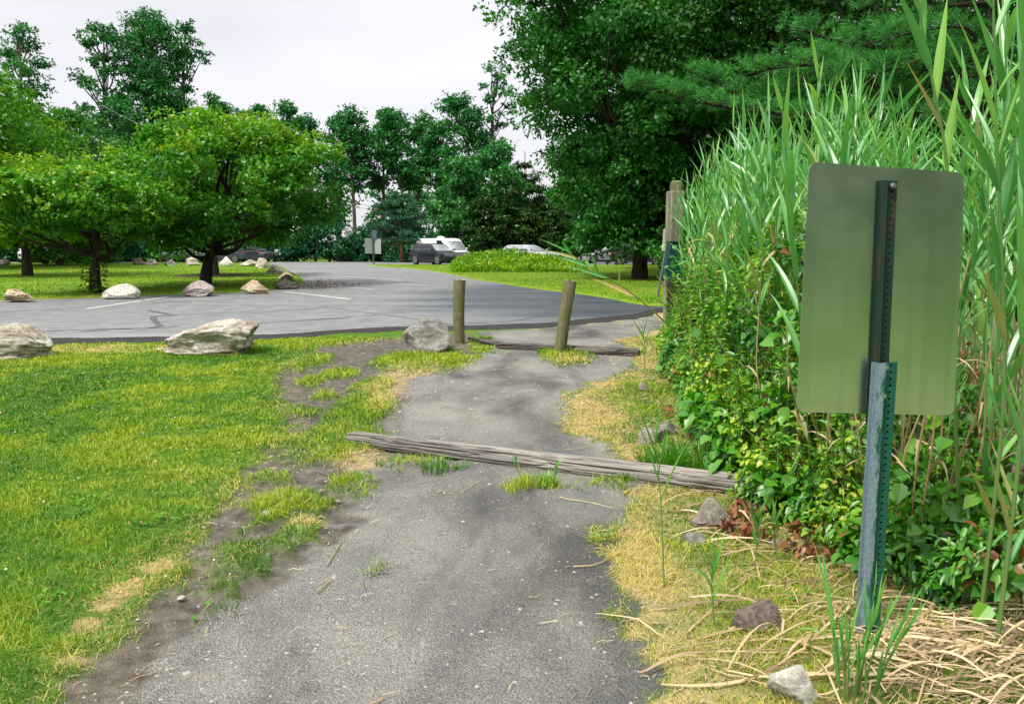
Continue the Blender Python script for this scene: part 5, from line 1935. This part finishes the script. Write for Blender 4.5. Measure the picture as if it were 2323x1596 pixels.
s_ = 62 / FPX
small_sign('street_sign', 'tall sign post with two angled grey panel backs and a small plate on top', at_px(852, y=62), [(0, hz(524, 62), .09)],
           [(-9 * s_, hz(558, 62), 19 * s_, 34 * s_, -.03, .45, 'sign_back'), (9.5 * s_, hz(559, 62), 19 * s_, 33 * s_, -.03, -.35, 'sign_back'), (3.5 * s_, hz(532, 62), 10 * s_, 19 * s_, -.09, .1, 'steel_blue')])
s_ = 72 / FPX
sg = small_sign('notice_sign', 'low white sign on two thin posts beside the far boulders', at_px(641, y=72), [(-3 * s_, hz(570, 72), .06), (5 * s_, hz(570, 72), .06)],
                [(0, hz(572, 72), 17 * s_, 12 * s_, -.06, .1, 'white')])
mb = MB()
box(mb, (0.02, -.075, hz(571.5, 72)), (9 * s_, .006, 2 * s_), rz=.1)
mb.build('sign_arrow', M['trim'], sg)
small_sign('notice_sign', 'small white plate before the woods right of the shorter pole', at_px(813, y=80), [(0, hz(552, 80), .05)], [(0, hz(558, 80), .26, .75, -.05, 0, 'white')])

# reading lectern on the verge in front of the navy SUV
lb_ = at_px(1040, y=55)
lect = thing('reading_lectern', 'dark interpretive lectern panel in front of the navy SUV', 'lectern', lb_)
s_ = 55 / FPX
mb = MB()
V = np.array([(-22 * s_, 0, hz(580, 55)), (-5 * s_, -.5, hz(583, 55)), (-2 * s_, -.5, hz(581.5, 55)), (22 * s_, 0, hz(571, 55)), (-4 * s_, 0, hz(570.5, 55))])
top_ = [AT(1008, 580, 55.2), AT(1024, 571.5, 55.4), AT(1063, 571, 55.6), AT(1052, 583, 54.7)]
top_ = np.array(top_) - lb_
mb.add(np.vstack([top_, top_ - [0, 0, .07]]), [[3, 2, 1, 0], [4, 5, 6, 7]] + [[i, (i + 1) % 4, 4 + (i + 1) % 4, 4 + i] for i in range(4)])
mb.build('panel', M['trim'], lect)
mb = MB()
box(mb, (-.1, .1, hz(578, 55) / 2), (.5, .12, hz(578, 55)))
mb.build('pedestal', M['trim'], lect)

# ------------------------------------------------------------------ reeds
def reed_leaf(mb, p, stem_dir, out, L, W, open_, droop, tint, dry=0.0, seg=8, fold=.22, twist=0.0):
    """long lanceolate blade leaving the stem at angle open_ and arching over"""
    t = np.linspace(0, 1, seg)
    d0 = unit(stem_dir * math.cos(open_) + out * math.sin(open_))
    D = np.array([unit(d0 + (out * .35 - np.array([0, 0, 1.0])) * droop * (q ** 1.6)) for q in t])
    P = p + np.vstack([np.zeros(3), np.cumsum((D[:-1] + D[1:]) / 2 * (L / (seg - 1)), 0)])
    w = W * np.interp(t, [0, .06, .22, .45, .75, 1], [.35, .7, 1, .88, .45, .02]) / 2
    S = unit(np.cross(D, np.cross(out, stem_dir) * 0 + stem_dir + 1e-3))
    if twist:
        U = np.cross(S, D)
        a = twist * t[:, None]
        S = S * np.cos(a) + U * np.sin(a)
    U = np.cross(S, D)
    Lf, Rt = P - S * w[:, None] + U * (w * fold)[:, None] * 2, P + S * w[:, None] + U * (w * fold)[:, None] * 2
    V = np.stack([Lf, P, Rt], 1).reshape(-1, 3)
    F = []
    for i in range(seg - 1):
        b = i * 3
        F += [[b, b + 1, b + 4, b + 3], [b + 1, b + 2, b + 5, b + 4]]
    mb.add(V, F, 0, np.clip(np.repeat(tint + np.linspace(0, .12, seg), 3), 0, 1), np.clip(np.repeat(dry + np.where(t > .86, .45, 0) * (dry > -.1), 3), 0, 1))


def reed_meshes(spine, nleaf, r0, Lr, Wr, start=.25, rg=None, tint=.5, stemdry=.1, plane=None, lastup=True, open_r=(.3, .75), droop_r=(.05, .55), dryfrac=.05):
    ms, ml = MB(), MB()
    P = spline(spine, 26)
    n = len(P)
    tube(ms, P, np.linspace(r0, r0 * .35, n), 6, tint=np.clip(tint - .15, 0, 1), dry=np.repeat(np.linspace(stemdry + .2, stemdry, n), 6))
    T = unit(np.gradient(P, axis=0))
    az = plane if plane is not None else rg.uniform(0, 2 * PI)
    for k in range(nleaf):
        u = start + (1 - start) * (k / max(1, nleaf - 1)) ** .85
        i = int(u * (n - 1))
        az2 = az + (k % 2) * PI + rg.normal(0, .35)
        o = np.array([math.cos(az2), math.sin(az2), 0])
        o = unit(o - T[i] * (o @ T[i]))
        near_top = u > .9
        L = rg.uniform(*Lr) * (0.75 if near_top else 1) * np.interp(u, [0, .35, .6, 1], [.7, 1, 1, .8])
        W = rg.uniform(*Wr) * np.interp(u, [0, .4, .8, 1], [.8, 1, .95, .55])
        op = rg.uniform(*open_r) * (.62 if near_top else 1)
        dr = rg.uniform(*droop_r) * (.3 if near_top else 1)
        if rg.random() < .12 and not near_top:
            dr = rg.uniform(1.0, 1.9)
        dry = rg.uniform(.5, 1) if (rg.random() < dryfrac or (u < start + .12 and rg.random() < .35)) else 0.0
        reed_leaf(ml, P[i], T[i], o, L, W, op, dr, np.clip(tint + rg.normal(0, .2), 0, 1), dry, twist=rg.normal(0, .35))
    return ms, ml


def reed(name, label, base, spine, nleaf, seed, group=None, **kw):
    rg = np.random.default_rng(seed)
    root = thing(name, label, 'reed', base, group=group)
    ms, ml = reed_meshes(spine, nleaf, rg=rg, **kw)
    ms.build('stem', M['reed'], root)
    ml.build('foliage', M['reed'], root)
    return root


variants = []
for v in range(18):
    rg = np.random.default_rng(500 + v)
    Hh = rg.uniform(2.55, 3.1)
    lx, ly = rg.normal(0, .12, 2)
    sp = [(0, 0, -.05), (lx * .2, ly * .2, Hh * .4), (lx * .6, ly * .6, Hh * .75), (lx * 1.3, ly * 1.3, Hh)]
    variants.append((Hh, sp, int(rg.integers(11, 16))))
protos = {}
GL, GB, GR = 'reeds crowding the bank left of the sign', 'reeds rising behind the sign panel', 'reeds at the right side of the sign'
LL = {GL: 'tall green reed in the crowd between the timber posts and the sign panel', GB: 'tall green reed rising behind the aluminium sign panel', GR: 'tall green reed at the photo edge right of the sign panel'}
cnt = 0
tries = 0
placed = []
while cnt < 285 and tries < 40000:
    tries += 1
    y = 3.7 + 9.6 * rng.random() ** 1.0
    x = bank_edge_x(y) + .10 + 2.9 * rng.random() ** 1.5
    if any((x - q[0]) ** 2 + (y - q[1]) ** 2 < .16 ** 2 for q in placed):
        continue
    bx, by = project(np.array([x, y, 0]))
    if bx > 2480 or (y > 12.6 and x < 3.1):
        continue
    # keep the sign post itself and the viewer's side of it clear
    if y < SB[1] + .45 and x < SB[0] + 1.0:
        continue
    v = int(rng.integers(0, len(variants)))
    Hh, sp, nl = variants[v]
    tx, _ = project(np.array([x, y, 2.2]))
    grp = GL if tx < 1815 else (GB if tx < 2190 else GR)
    base = np.array([x, y, float(ground_z(np.array(x), np.array(y)))])
    # the outer row is a little shorter than the heart of the bank
    s = np.interp(x - bank_edge_x(y), [0, .5, 1.5, 3], [.80, .95, 1.02, 1.06]) * rng.uniform(.86, 1.06)
    # the bank dips behind the sign and rises again at the far right
    topX, _ = project(np.array([x, y, 2.4]))
    allow = np.interp(topX, [1490, 1540, 1580, 1650, 1750, 1850, 1950, 1990, 2030, 2080, 2130, 2200, 2250, 2330, 2480], [470, 370, 310, 235, 185, 150, 90, 110, 200, 290, 320, 300, 200, 60, -100])
    smax = (AT(topX, allow, y)[2]) / (Hh + .25)
    if smax < .62:
        continue
    s = min(s, smax * (1 - .28 * rng.random() ** 1.6))
    placed.append((x, y))
    if v not in protos:
        root = reed('reed', LL[grp], base, sp, nl, 900 + v, grp, r0=.0075, Lr=(.42, .68), Wr=(.036, .058), dryfrac=.04, tint=.45 + .12 * (v % 3 - 1), start=.16)
        protos[v] = root
    else:
        root = copy_tree(protos[v])
        root.location = base
        root['label'], root['group'] = LL[grp], grp
    root.rotation_euler = (rng.normal(0, .035), rng.normal(0, .05) - .03, rng.uniform(0, 2 * PI))
    root.scale = (s, s, s)
    cnt += 1


def px_spine(pts, y0, y1, base):
    ys = np.linspace(y0, y1, len(pts))
    return [tuple(AT(p[0], p[1], q) - base) for p, q in zip(pts, ys)]


# particular reeds
b = G(1545, 775)
b = AT(1548, 768, 8.6)
reed('reed', 'lone reed arching out from the bank across the asphalt and verge', b, px_spine([(1548, 768), (1500, 722), (1432, 664), (1370, 625), (1318, 592), (1288, 570)], 8.6, 8.0, b), 9, 21,
     r0=.009, Lr=(.42, .6), Wr=(.036, .05), start=.38, tint=.4, plane=2.2, open_r=(.45, 1.0), droop_r=(.0, .2), stemdry=.35, dryfrac=.15)
b = G(2136, 1230)
b = np.array([1.95, 3.55, 0])
reed('tall_reed', 'tallest broad leaved reed above the upper right corner of the sign panel', b, px_spine([(2175, 1150), (2158, 700), (2148, 385), (2118, 200), (2088, 40), (2075, -90)], 3.55, 3.5, b), 9, 33,
     r0=.009, Lr=(.34, .46), Wr=(.045, .058), start=.42, tint=.5, plane=.15, open_r=(.2, .4), droop_r=(.0, .2), dryfrac=0)
for i, (X, y, s) in enumerate(((2265, 3.2, 1.0), (2310, 3.0, 1.02), (2245, 3.7, .95), (2340, 3.4, 1.05), (2215, 4.1, .95), (2290, 3.8, 1.0))):
    b = np.array([AT(X, 900, y)[0], y, 0])
    reed('tall_reed', 'broad leaved reed in the cluster at the right photo edge', b, [(0, 0, -.05), (.02, 0, 1.0), (.03 * (i - 3), 0, 2.0), (.06 * (i - 3), .02, 2.95 * s)], 19, 60 + i, 'broad leaved reeds at the right photo edge',
         r0=.009, Lr=(.36, .54), Wr=(.032, .044), start=.12, tint=.4, dryfrac=.02, plane=.2 + .5 * i, open_r=(.25, .65), droop_r=(.0, .4))
for lab, px, topY, topdx, nl, sd, W in (('slim young reed standing alone in the scorched grass by the log', (1507, 1335), 860, -30, 6, 5, (.034, .046)),
                                    ('short reed shoot in the dry grass in front of the low grey stone', (1622, 1425), 1190, -8, 9, 6, (.02, .03)),
                                    ('bushy reed shoot beside the pointed stone', (1712, 1300), 1120, 10, 13, 7, (.018, .026)),
                                    ('reed shoot growing by the dead leaves behind the pointed stone', (1770, 1290), 1115, -20, 8, 8, (.022, .034)),
                                    ('pale reed shoot left of the bushy one', (1795, 1180), 1020, -6, 6, 18, (.018, .028)),
                                    ('reed shoot at the bend of the path in front of the dark beam', (1462, 850), 700, -6, 7, 9, (.03, .045)),
                                    ('young reed shoot on the near side of the log, right of centre', (1245, 1112), 1035, 25, 7, 11, (.02, .03)),
                                    ('reed shoot with two wide leaves on the near side of the log', (1190, 1090), 1020, -30, 5, 12, (.022, .034))):
    b = G(*px)
    b[2] = float(ground_z(np.array(b[0]), np.array(b[1])))
    top = AT(px[0] + topdx, topY, b[1]) - b
    reed('reed_shoot', lab, b, [(0, 0, -.02), tuple(top * .4 + rng.normal(0, .01, 3)), tuple(top * .72)], nl, 70 + sd, r0=.0045 if sd != 9 else .007,
         Lr=(top[2] * .32, top[2] * .48), Wr=W, start=.55 if sd == 5 else .35, tint=.5, plane=.1, open_r=(.15, .5), droop_r=(0, .25), stemdry=.15, dryfrac=.05)
# clump of shoots in front of the sign post
b = G(1925, 1590)
b[2] = float(ground_z(np.array(b[0]), np.array(b[1])))
root = thing('reed_clump', 'bright green clump of reed shoots at the foot of the sign post', 'reed', b)
for i in range(11):
    rg = np.random.default_rng(200 + i)
    o = rg.normal(0, .035, 2)
    hh = rg.uniform(.22, .42)
    ms, ml = reed_meshes([(o[0], o[1], -.02), (o[0] * 1.6, o[1] * 1.6, hh * .5), (o[0] * 2.6, o[1] * 2.6, hh)], 5, .004, (.14, .24), (.010, .017), .25, rg, .5, .1, open_r=(.1, .3), droop_r=(0, .2), dryfrac=0)
    ms.build('stem', M['reed'], root)
    ml.build('foliage', M['reed'], root)


# ------------------------------------------------------------------ dry standing stalks at the foot of the bank
stalk = None
for i in range(230):
    y = 3.3 + 5.5 * rng.random() ** 2.0
    x = bank_edge_x(y) + .05 + 1.3 * rng.random()
    if y < SB[1] + .6 and x < SB[0] + .95:
        continue
    h = rng.uniform(.5, 1.35)
    if stalk is None:
        mb = MB()
        P = spline([(0, 0, -.05), (.02, .01, .4), (-.01, .02, .8), (.03, 0, 1.2)], 14)
        tube(mb, P, np.linspace(.0065, .0045, 14), 6, tint=.45, wob=.15)
        for q in (4, 8):
            p = P[q]
            reed_leaf(mb, p, np.array([0, 0, 1.0]), np.array([math.cos(q), math.sin(q), 0]), .3, .018, .6, 2.2, .6)
        stalk = mb.build('dry_reed_stalk', M['straw'])
        o = stalk
    else:
        o = stalk.copy()
        COL.objects.link(o)
    o.location = (x, y, float(ground_z(np.array(x), np.array(y))))
    o.rotation_euler = (rng.normal(0, .16), rng.normal(0, .16), rng.uniform(0, 6.28))
    o.scale = (1, 1, h)
    lft = project(np.array([x, y, .5]))[0] < 1990
    tag(o, 'dry tan reed stalk standing at the foot of the bank left of the sign post' if lft else 'dry tan reed stalk standing at the foot of the bank right of the sign post', 'dry reed',
        'dry stalks left of the sign post' if lft else 'dry stalks right of the sign post')


# ------------------------------------------------------------------ vines and weeds clothing the bank
def undergrowth():
    mb = MB()
    out = np.array([-.72, -.5, .3])
    for i in range(640):
        y = 3.35 + 10.2 * rng.random() ** 1.15
        dep = -.12 + 1.25 * rng.random() ** 1.5
        x = bank_edge_x(y) + dep
        hm = np.interp(y, [3.2, 4.0, 5.0, 6.0, 7.5, 10, 13, 14], [.5, .7, 1.05, 1.6, 1.85, 1.3, .75, .5]) * np.interp(dep, [-.12, .1, .4, 1.1], [.22, .6, 1.0, 1.0]) * (.55 + .8 * float(fbm(np.array(y * 1.3), np.array(3.), 60, 3)))
        z = hm * rng.random() ** .8
        if y < SB[1] + .3 and x < SB[0] + .45:
            continue
        kind = rng.choice(4, p=[.28, .26, .24, .22])
        r = rng.uniform(.09, .22)
        n = int([34, 80, 100, 70][kind] * r / .15)
        q = randdir(n)
        q = unit(q + out * .45)
        P = np.array([x, y, z + .03]) + q * r * rng.uniform(.5, 1.1, (n, 1)) * [1, 1, .9]
        P[:, 2] = np.maximum(P[:, 2], .015) + ground_z(P[:, 0], P[:, 1])
        N = unit(q * .5 + np.array([0, 0, .8]) + rng.normal(0, .35, (n, 3)))
        D = unit(q * .5 + np.array([-.3, -.25, -.3]) + rng.normal(0, .5, (n, 3)))
        base = [rng.normal(.42, .12), rng.normal(.60, .14), rng.normal(.48, .16), rng.normal(.78, .12)][kind]
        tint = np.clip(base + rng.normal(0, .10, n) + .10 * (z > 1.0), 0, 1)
        sc_ = np.interp(y, [3.5, 9], [.85, 1.15])
        L = [rng.uniform(.065, .115, n), rng.uniform(.035, .06, n), rng.uniform(.05, .085, n), rng.uniform(.03, .05, n)][kind] * sc_
        W = L * [rng.uniform(.75, .95, n), rng.uniform(.6, .8, n), rng.uniform(.26, .38, n), rng.uniform(.7, .9, n)][kind]
        folded(mb, P, D, N, L, W, tint, np.where(rng.random(n) < (.5 if rng.random() < .04 else .015), rng.uniform(.5, 1, n), 0), .25, .16)
    # upright leafy weeds
    for i in range(260):
        yy = 3.9 + 9.6 * rng.random()
        xx = bank_edge_x(yy) - .05 + rng.random() ** 1.5 * .8
        if yy < SB[1] + .3 and xx < SB[0] + .5:
            continue
        hh = np.interp(yy, [3.2, 5, 7.5, 10, 13], [.5, 1.0, 1.75, 1.2, .7]) * rng.uniform(.5, 1.1)
        sp_ = spline([(xx, yy, 0), (xx + rng.normal(-.04, .08), yy + rng.normal(0, .1), hh * .6), (xx + rng.normal(-.1, .12), yy + rng.normal(0, .15), hh)], 24)
        tube(mb, sp_[::4], .0035, 4, tint=.3, dry=.3, cap=False)
        k = int(hh * 26)
        ii = rng.integers(8, 24, k)
        a = rng.uniform(0, 6.28, k)
        D = np.stack([np.cos(a), np.sin(a), rng.uniform(-.1, .6, k)], 1)
        folded(mb, sp_[ii], D, unit(np.array([0, 0, 1.0]) + rng.normal(0, .3, (k, 3))), rng.uniform(.05, .10, k) * np.interp(ii, [8, 23], [1.1, .6]), rng.uniform(.016, .03, k), np.clip(rng.normal(.38 + .16 * (i % 3), .12, k), 0, 1), 0, .3, .15)
    # wiry stems
    for i in range(420):
        yy = 3.6 + 9.5 * rng.random()
        xx = bank_edge_x(yy) + rng.random() * .7
        if yy < SB[1] + .3 and xx < SB[0] + .45:
            continue
        hh = np.interp(yy, [3.2, 5, 7.5, 13], [.5, .9, 1.3, .9]) * rng.uniform(.5, 1.1)
        tube(mb, spline([(xx, yy, 0), (xx + rng.normal(0, .1), yy + rng.normal(0, .1), hh * .6), (xx + rng.normal(-.08, .15), yy + rng.normal(0, .15), hh)], 7), .003, 4, tint=.3, dry=.25, cap=False)
    tag(mb.build('undergrowth', M['vine']), 'tangle of vines and leafy weeds clothing the foot of the reed bank', 'undergrowth', kind='stuff')


undergrowth()


def big_vine(label, px, y, n, L, seed):
    rg = np.random.default_rng(seed)
    mb = MB()
    c = AT(px[0], px[1], y)
    P = c + rg.normal(0, 1, (n, 3)) * np.array([.16, .1, .12])
    N = unit(np.array([-.3, -.6, .8]) + rg.normal(0, .3, (n, 3)))
    D = unit(np.array([-.5, -.3, -.45]) + rg.normal(0, .4, (n, 3)))
    folded(mb, P, D, N, L * rg.uniform(.7, 1.1, n), L * rg.uniform(.75, .95, n), rg.uniform(.3, .65, n), 0, .2, .14)
    tube(mb, spline([(c[0] + .1, y + .1, 0), c + [.05, .05, -.1], c], 8), .004, 5, tint=.3)
    tag(mb.build('vine', M['vine']), label, 'vine')


big_vine('cluster of large pale vine leaves in the middle of the weedy bank', (1690, 735), 6.6, 22, .11, 1)
big_vine('large dark vine leaves at the edge of the sign panel', (1790, 860), 5.2, 14, .11, 2)
big_vine('pale round leaf sprig at the corner of the weeds by the timber post', (1560, 810), 9.5, 8, .13, 3)
big_vine('yellow green vine tendril hanging beside the green box', (1525, 590), 10.5, 7, .085, 4)
big_vine('lobed vine leaves low on the bank right of the sign post', (2240, 1150), 3.6, 26, .12, 5)
big_vine('vine leaves in the shade right of the post, above the dry heap', (2120, 1090), 3.9, 22, .10, 6)
big_vine('yellow green leaf sprig at the right photo edge near the heap', (2310, 1300), 3.2, 6, .1, 7)
big_vine('dark vine leaves under the lower corner of the sign panel', (2080, 1010), 4.2, 22, .11, 8)

# ------------------------------------------------------------------ sky, sun, camera
SUN_EL, SUN_AZ = math.radians(57), math.radians(-135)     # azimuth from +Y towards +X: high over the left shoulder
w = bpy.data.worlds.new('World')
sc.world = w
w.use_nodes = True
nt = w.node_tree
nt.nodes.clear()
sky = nt.nodes.new('ShaderNodeTexSky')
sky.sky_type = 'NISHITA'
sky.sun_disc = False
sky.sun_elevation = SUN_EL
sky.sun_rotation = SUN_AZ
sky.dust_density = 3.0
tc = nt.nodes.new('ShaderNodeTexCoord')
sep = nt.nodes.new('ShaderNodeSeparateXYZ')
nt.links.new(tc.outputs['Generated'], sep.inputs[0])
rp = nt.nodes.new('ShaderNodeValToRGB')          # overcast layer: brighter towards the zenith
rp.color_ramp.elements[0].position = 0.0
rp.color_ramp.elements[0].color = (.186, .183, .189, 1)
rp.color_ramp.elements[1].position = 1.0
rp.color_ramp.elements[1].color = (.47, .468, .465, 1)
e = rp.color_ramp.elements.new(.36)
e.color = (.19, .186, .194, 1)
nt.links.new(sep.outputs['Z'], rp.inputs[0])
cn = nt.nodes.new('ShaderNodeTexNoise')
cn.inputs['Scale'].default_value = 2.2
cn.inputs['Detail'].default_value = 3
mp = nt.nodes.new('ShaderNodeMapping')
mp.inputs['Scale'].default_value = (1, 1, 3.2)
nt.links.new(tc.outputs['Generated'], mp.inputs[0])
nt.links.new(mp.outputs[0], cn.inputs['Vector'])
cr2 = nt.nodes.new('ShaderNodeValToRGB')
cr2.color_ramp.elements[0].position = .3
cr2.color_ramp.elements[0].color = (.84, .84, .845, 1)
cr2.color_ramp.elements[1].position = .7
cr2.color_ramp.elements[1].color = (1.06, 1.05, 1.06, 1)
nt.links.new(cn.outputs['Fac'], cr2.inputs[0])
ml_ = nt.nodes.new('ShaderNodeMix')
ml_.data_type = 'RGBA'
ml_.blend_type = 'MULTIPLY'
ml_.inputs[0].default_value = 1
nt.links.new(rp.outputs[0], ml_.inputs[6])
nt.links.new(cr2.outputs[0], ml_.inputs[7])
sca = nt.nodes.new('ShaderNodeVectorMath')
sca.operation = 'SCALE'
sca.inputs['Scale'].default_value = 14.0
nt.links.new(ml_.outputs[2], sca.inputs[0])
mx = nt.nodes.new('ShaderNodeMix')
mx.data_type = 'RGBA'
mx.inputs[0].default_value = .93
nt.links.new(sky.outputs[0], mx.inputs[6])
nt.links.new(sca.outputs[0], mx.inputs[7])
bg = nt.nodes.new('ShaderNodeBackground')
bg.inputs['Strength'].default_value = .13
nt.links.new(mx.outputs[2], bg.inputs[0])
wo = nt.nodes.new('ShaderNodeOutputWorld')
nt.links.new(bg.outputs[0], wo.inputs[0])

sun = bpy.data.lights.new('sun', 'SUN')
sun.energy = 1.5
sun.angle = math.radians(8)
sun.color = (1, .96, .88)
so = bpy.data.objects.new('sun', sun)
COL.objects.link(so)
sd = Vector((math.sin(SUN_AZ) * math.cos(SUN_EL), math.cos(SUN_AZ) * math.cos(SUN_EL), math.sin(SUN_EL)))
so.rotation_euler = sd.to_track_quat('Z', 'Y').to_euler()

cam = bpy.data.cameras.new('camera')
cam.sensor_width = 36
cam.lens = 36 * FPX / 2323
cam.clip_start = .05
cam.clip_end = 3000
co_ = bpy.data.objects.new('camera', cam)
COL.objects.link(co_)
co_.location = (0, 0, EYE)
co_.rotation_euler = (PI / 2 - PITCH, 0, 0)
sc.camera = co_

sc.view_settings.view_transform = 'Standard'
sc.view_settings.look = 'None'
sc.view_settings.exposure = 1.52
sc.view_settings.gamma = 1
sc.render.engine = 'CYCLES'
sc.cycles.use_denoising = True
sc.cycles.max_bounces = 7
sc.cycles.diffuse_bounces = 3
sc.cycles.glossy_bounces = 3
sc.cycles.transmission_bounces = 4
sc.cycles.caustics_reflective = False
sc.cycles.caustics_refractive = False
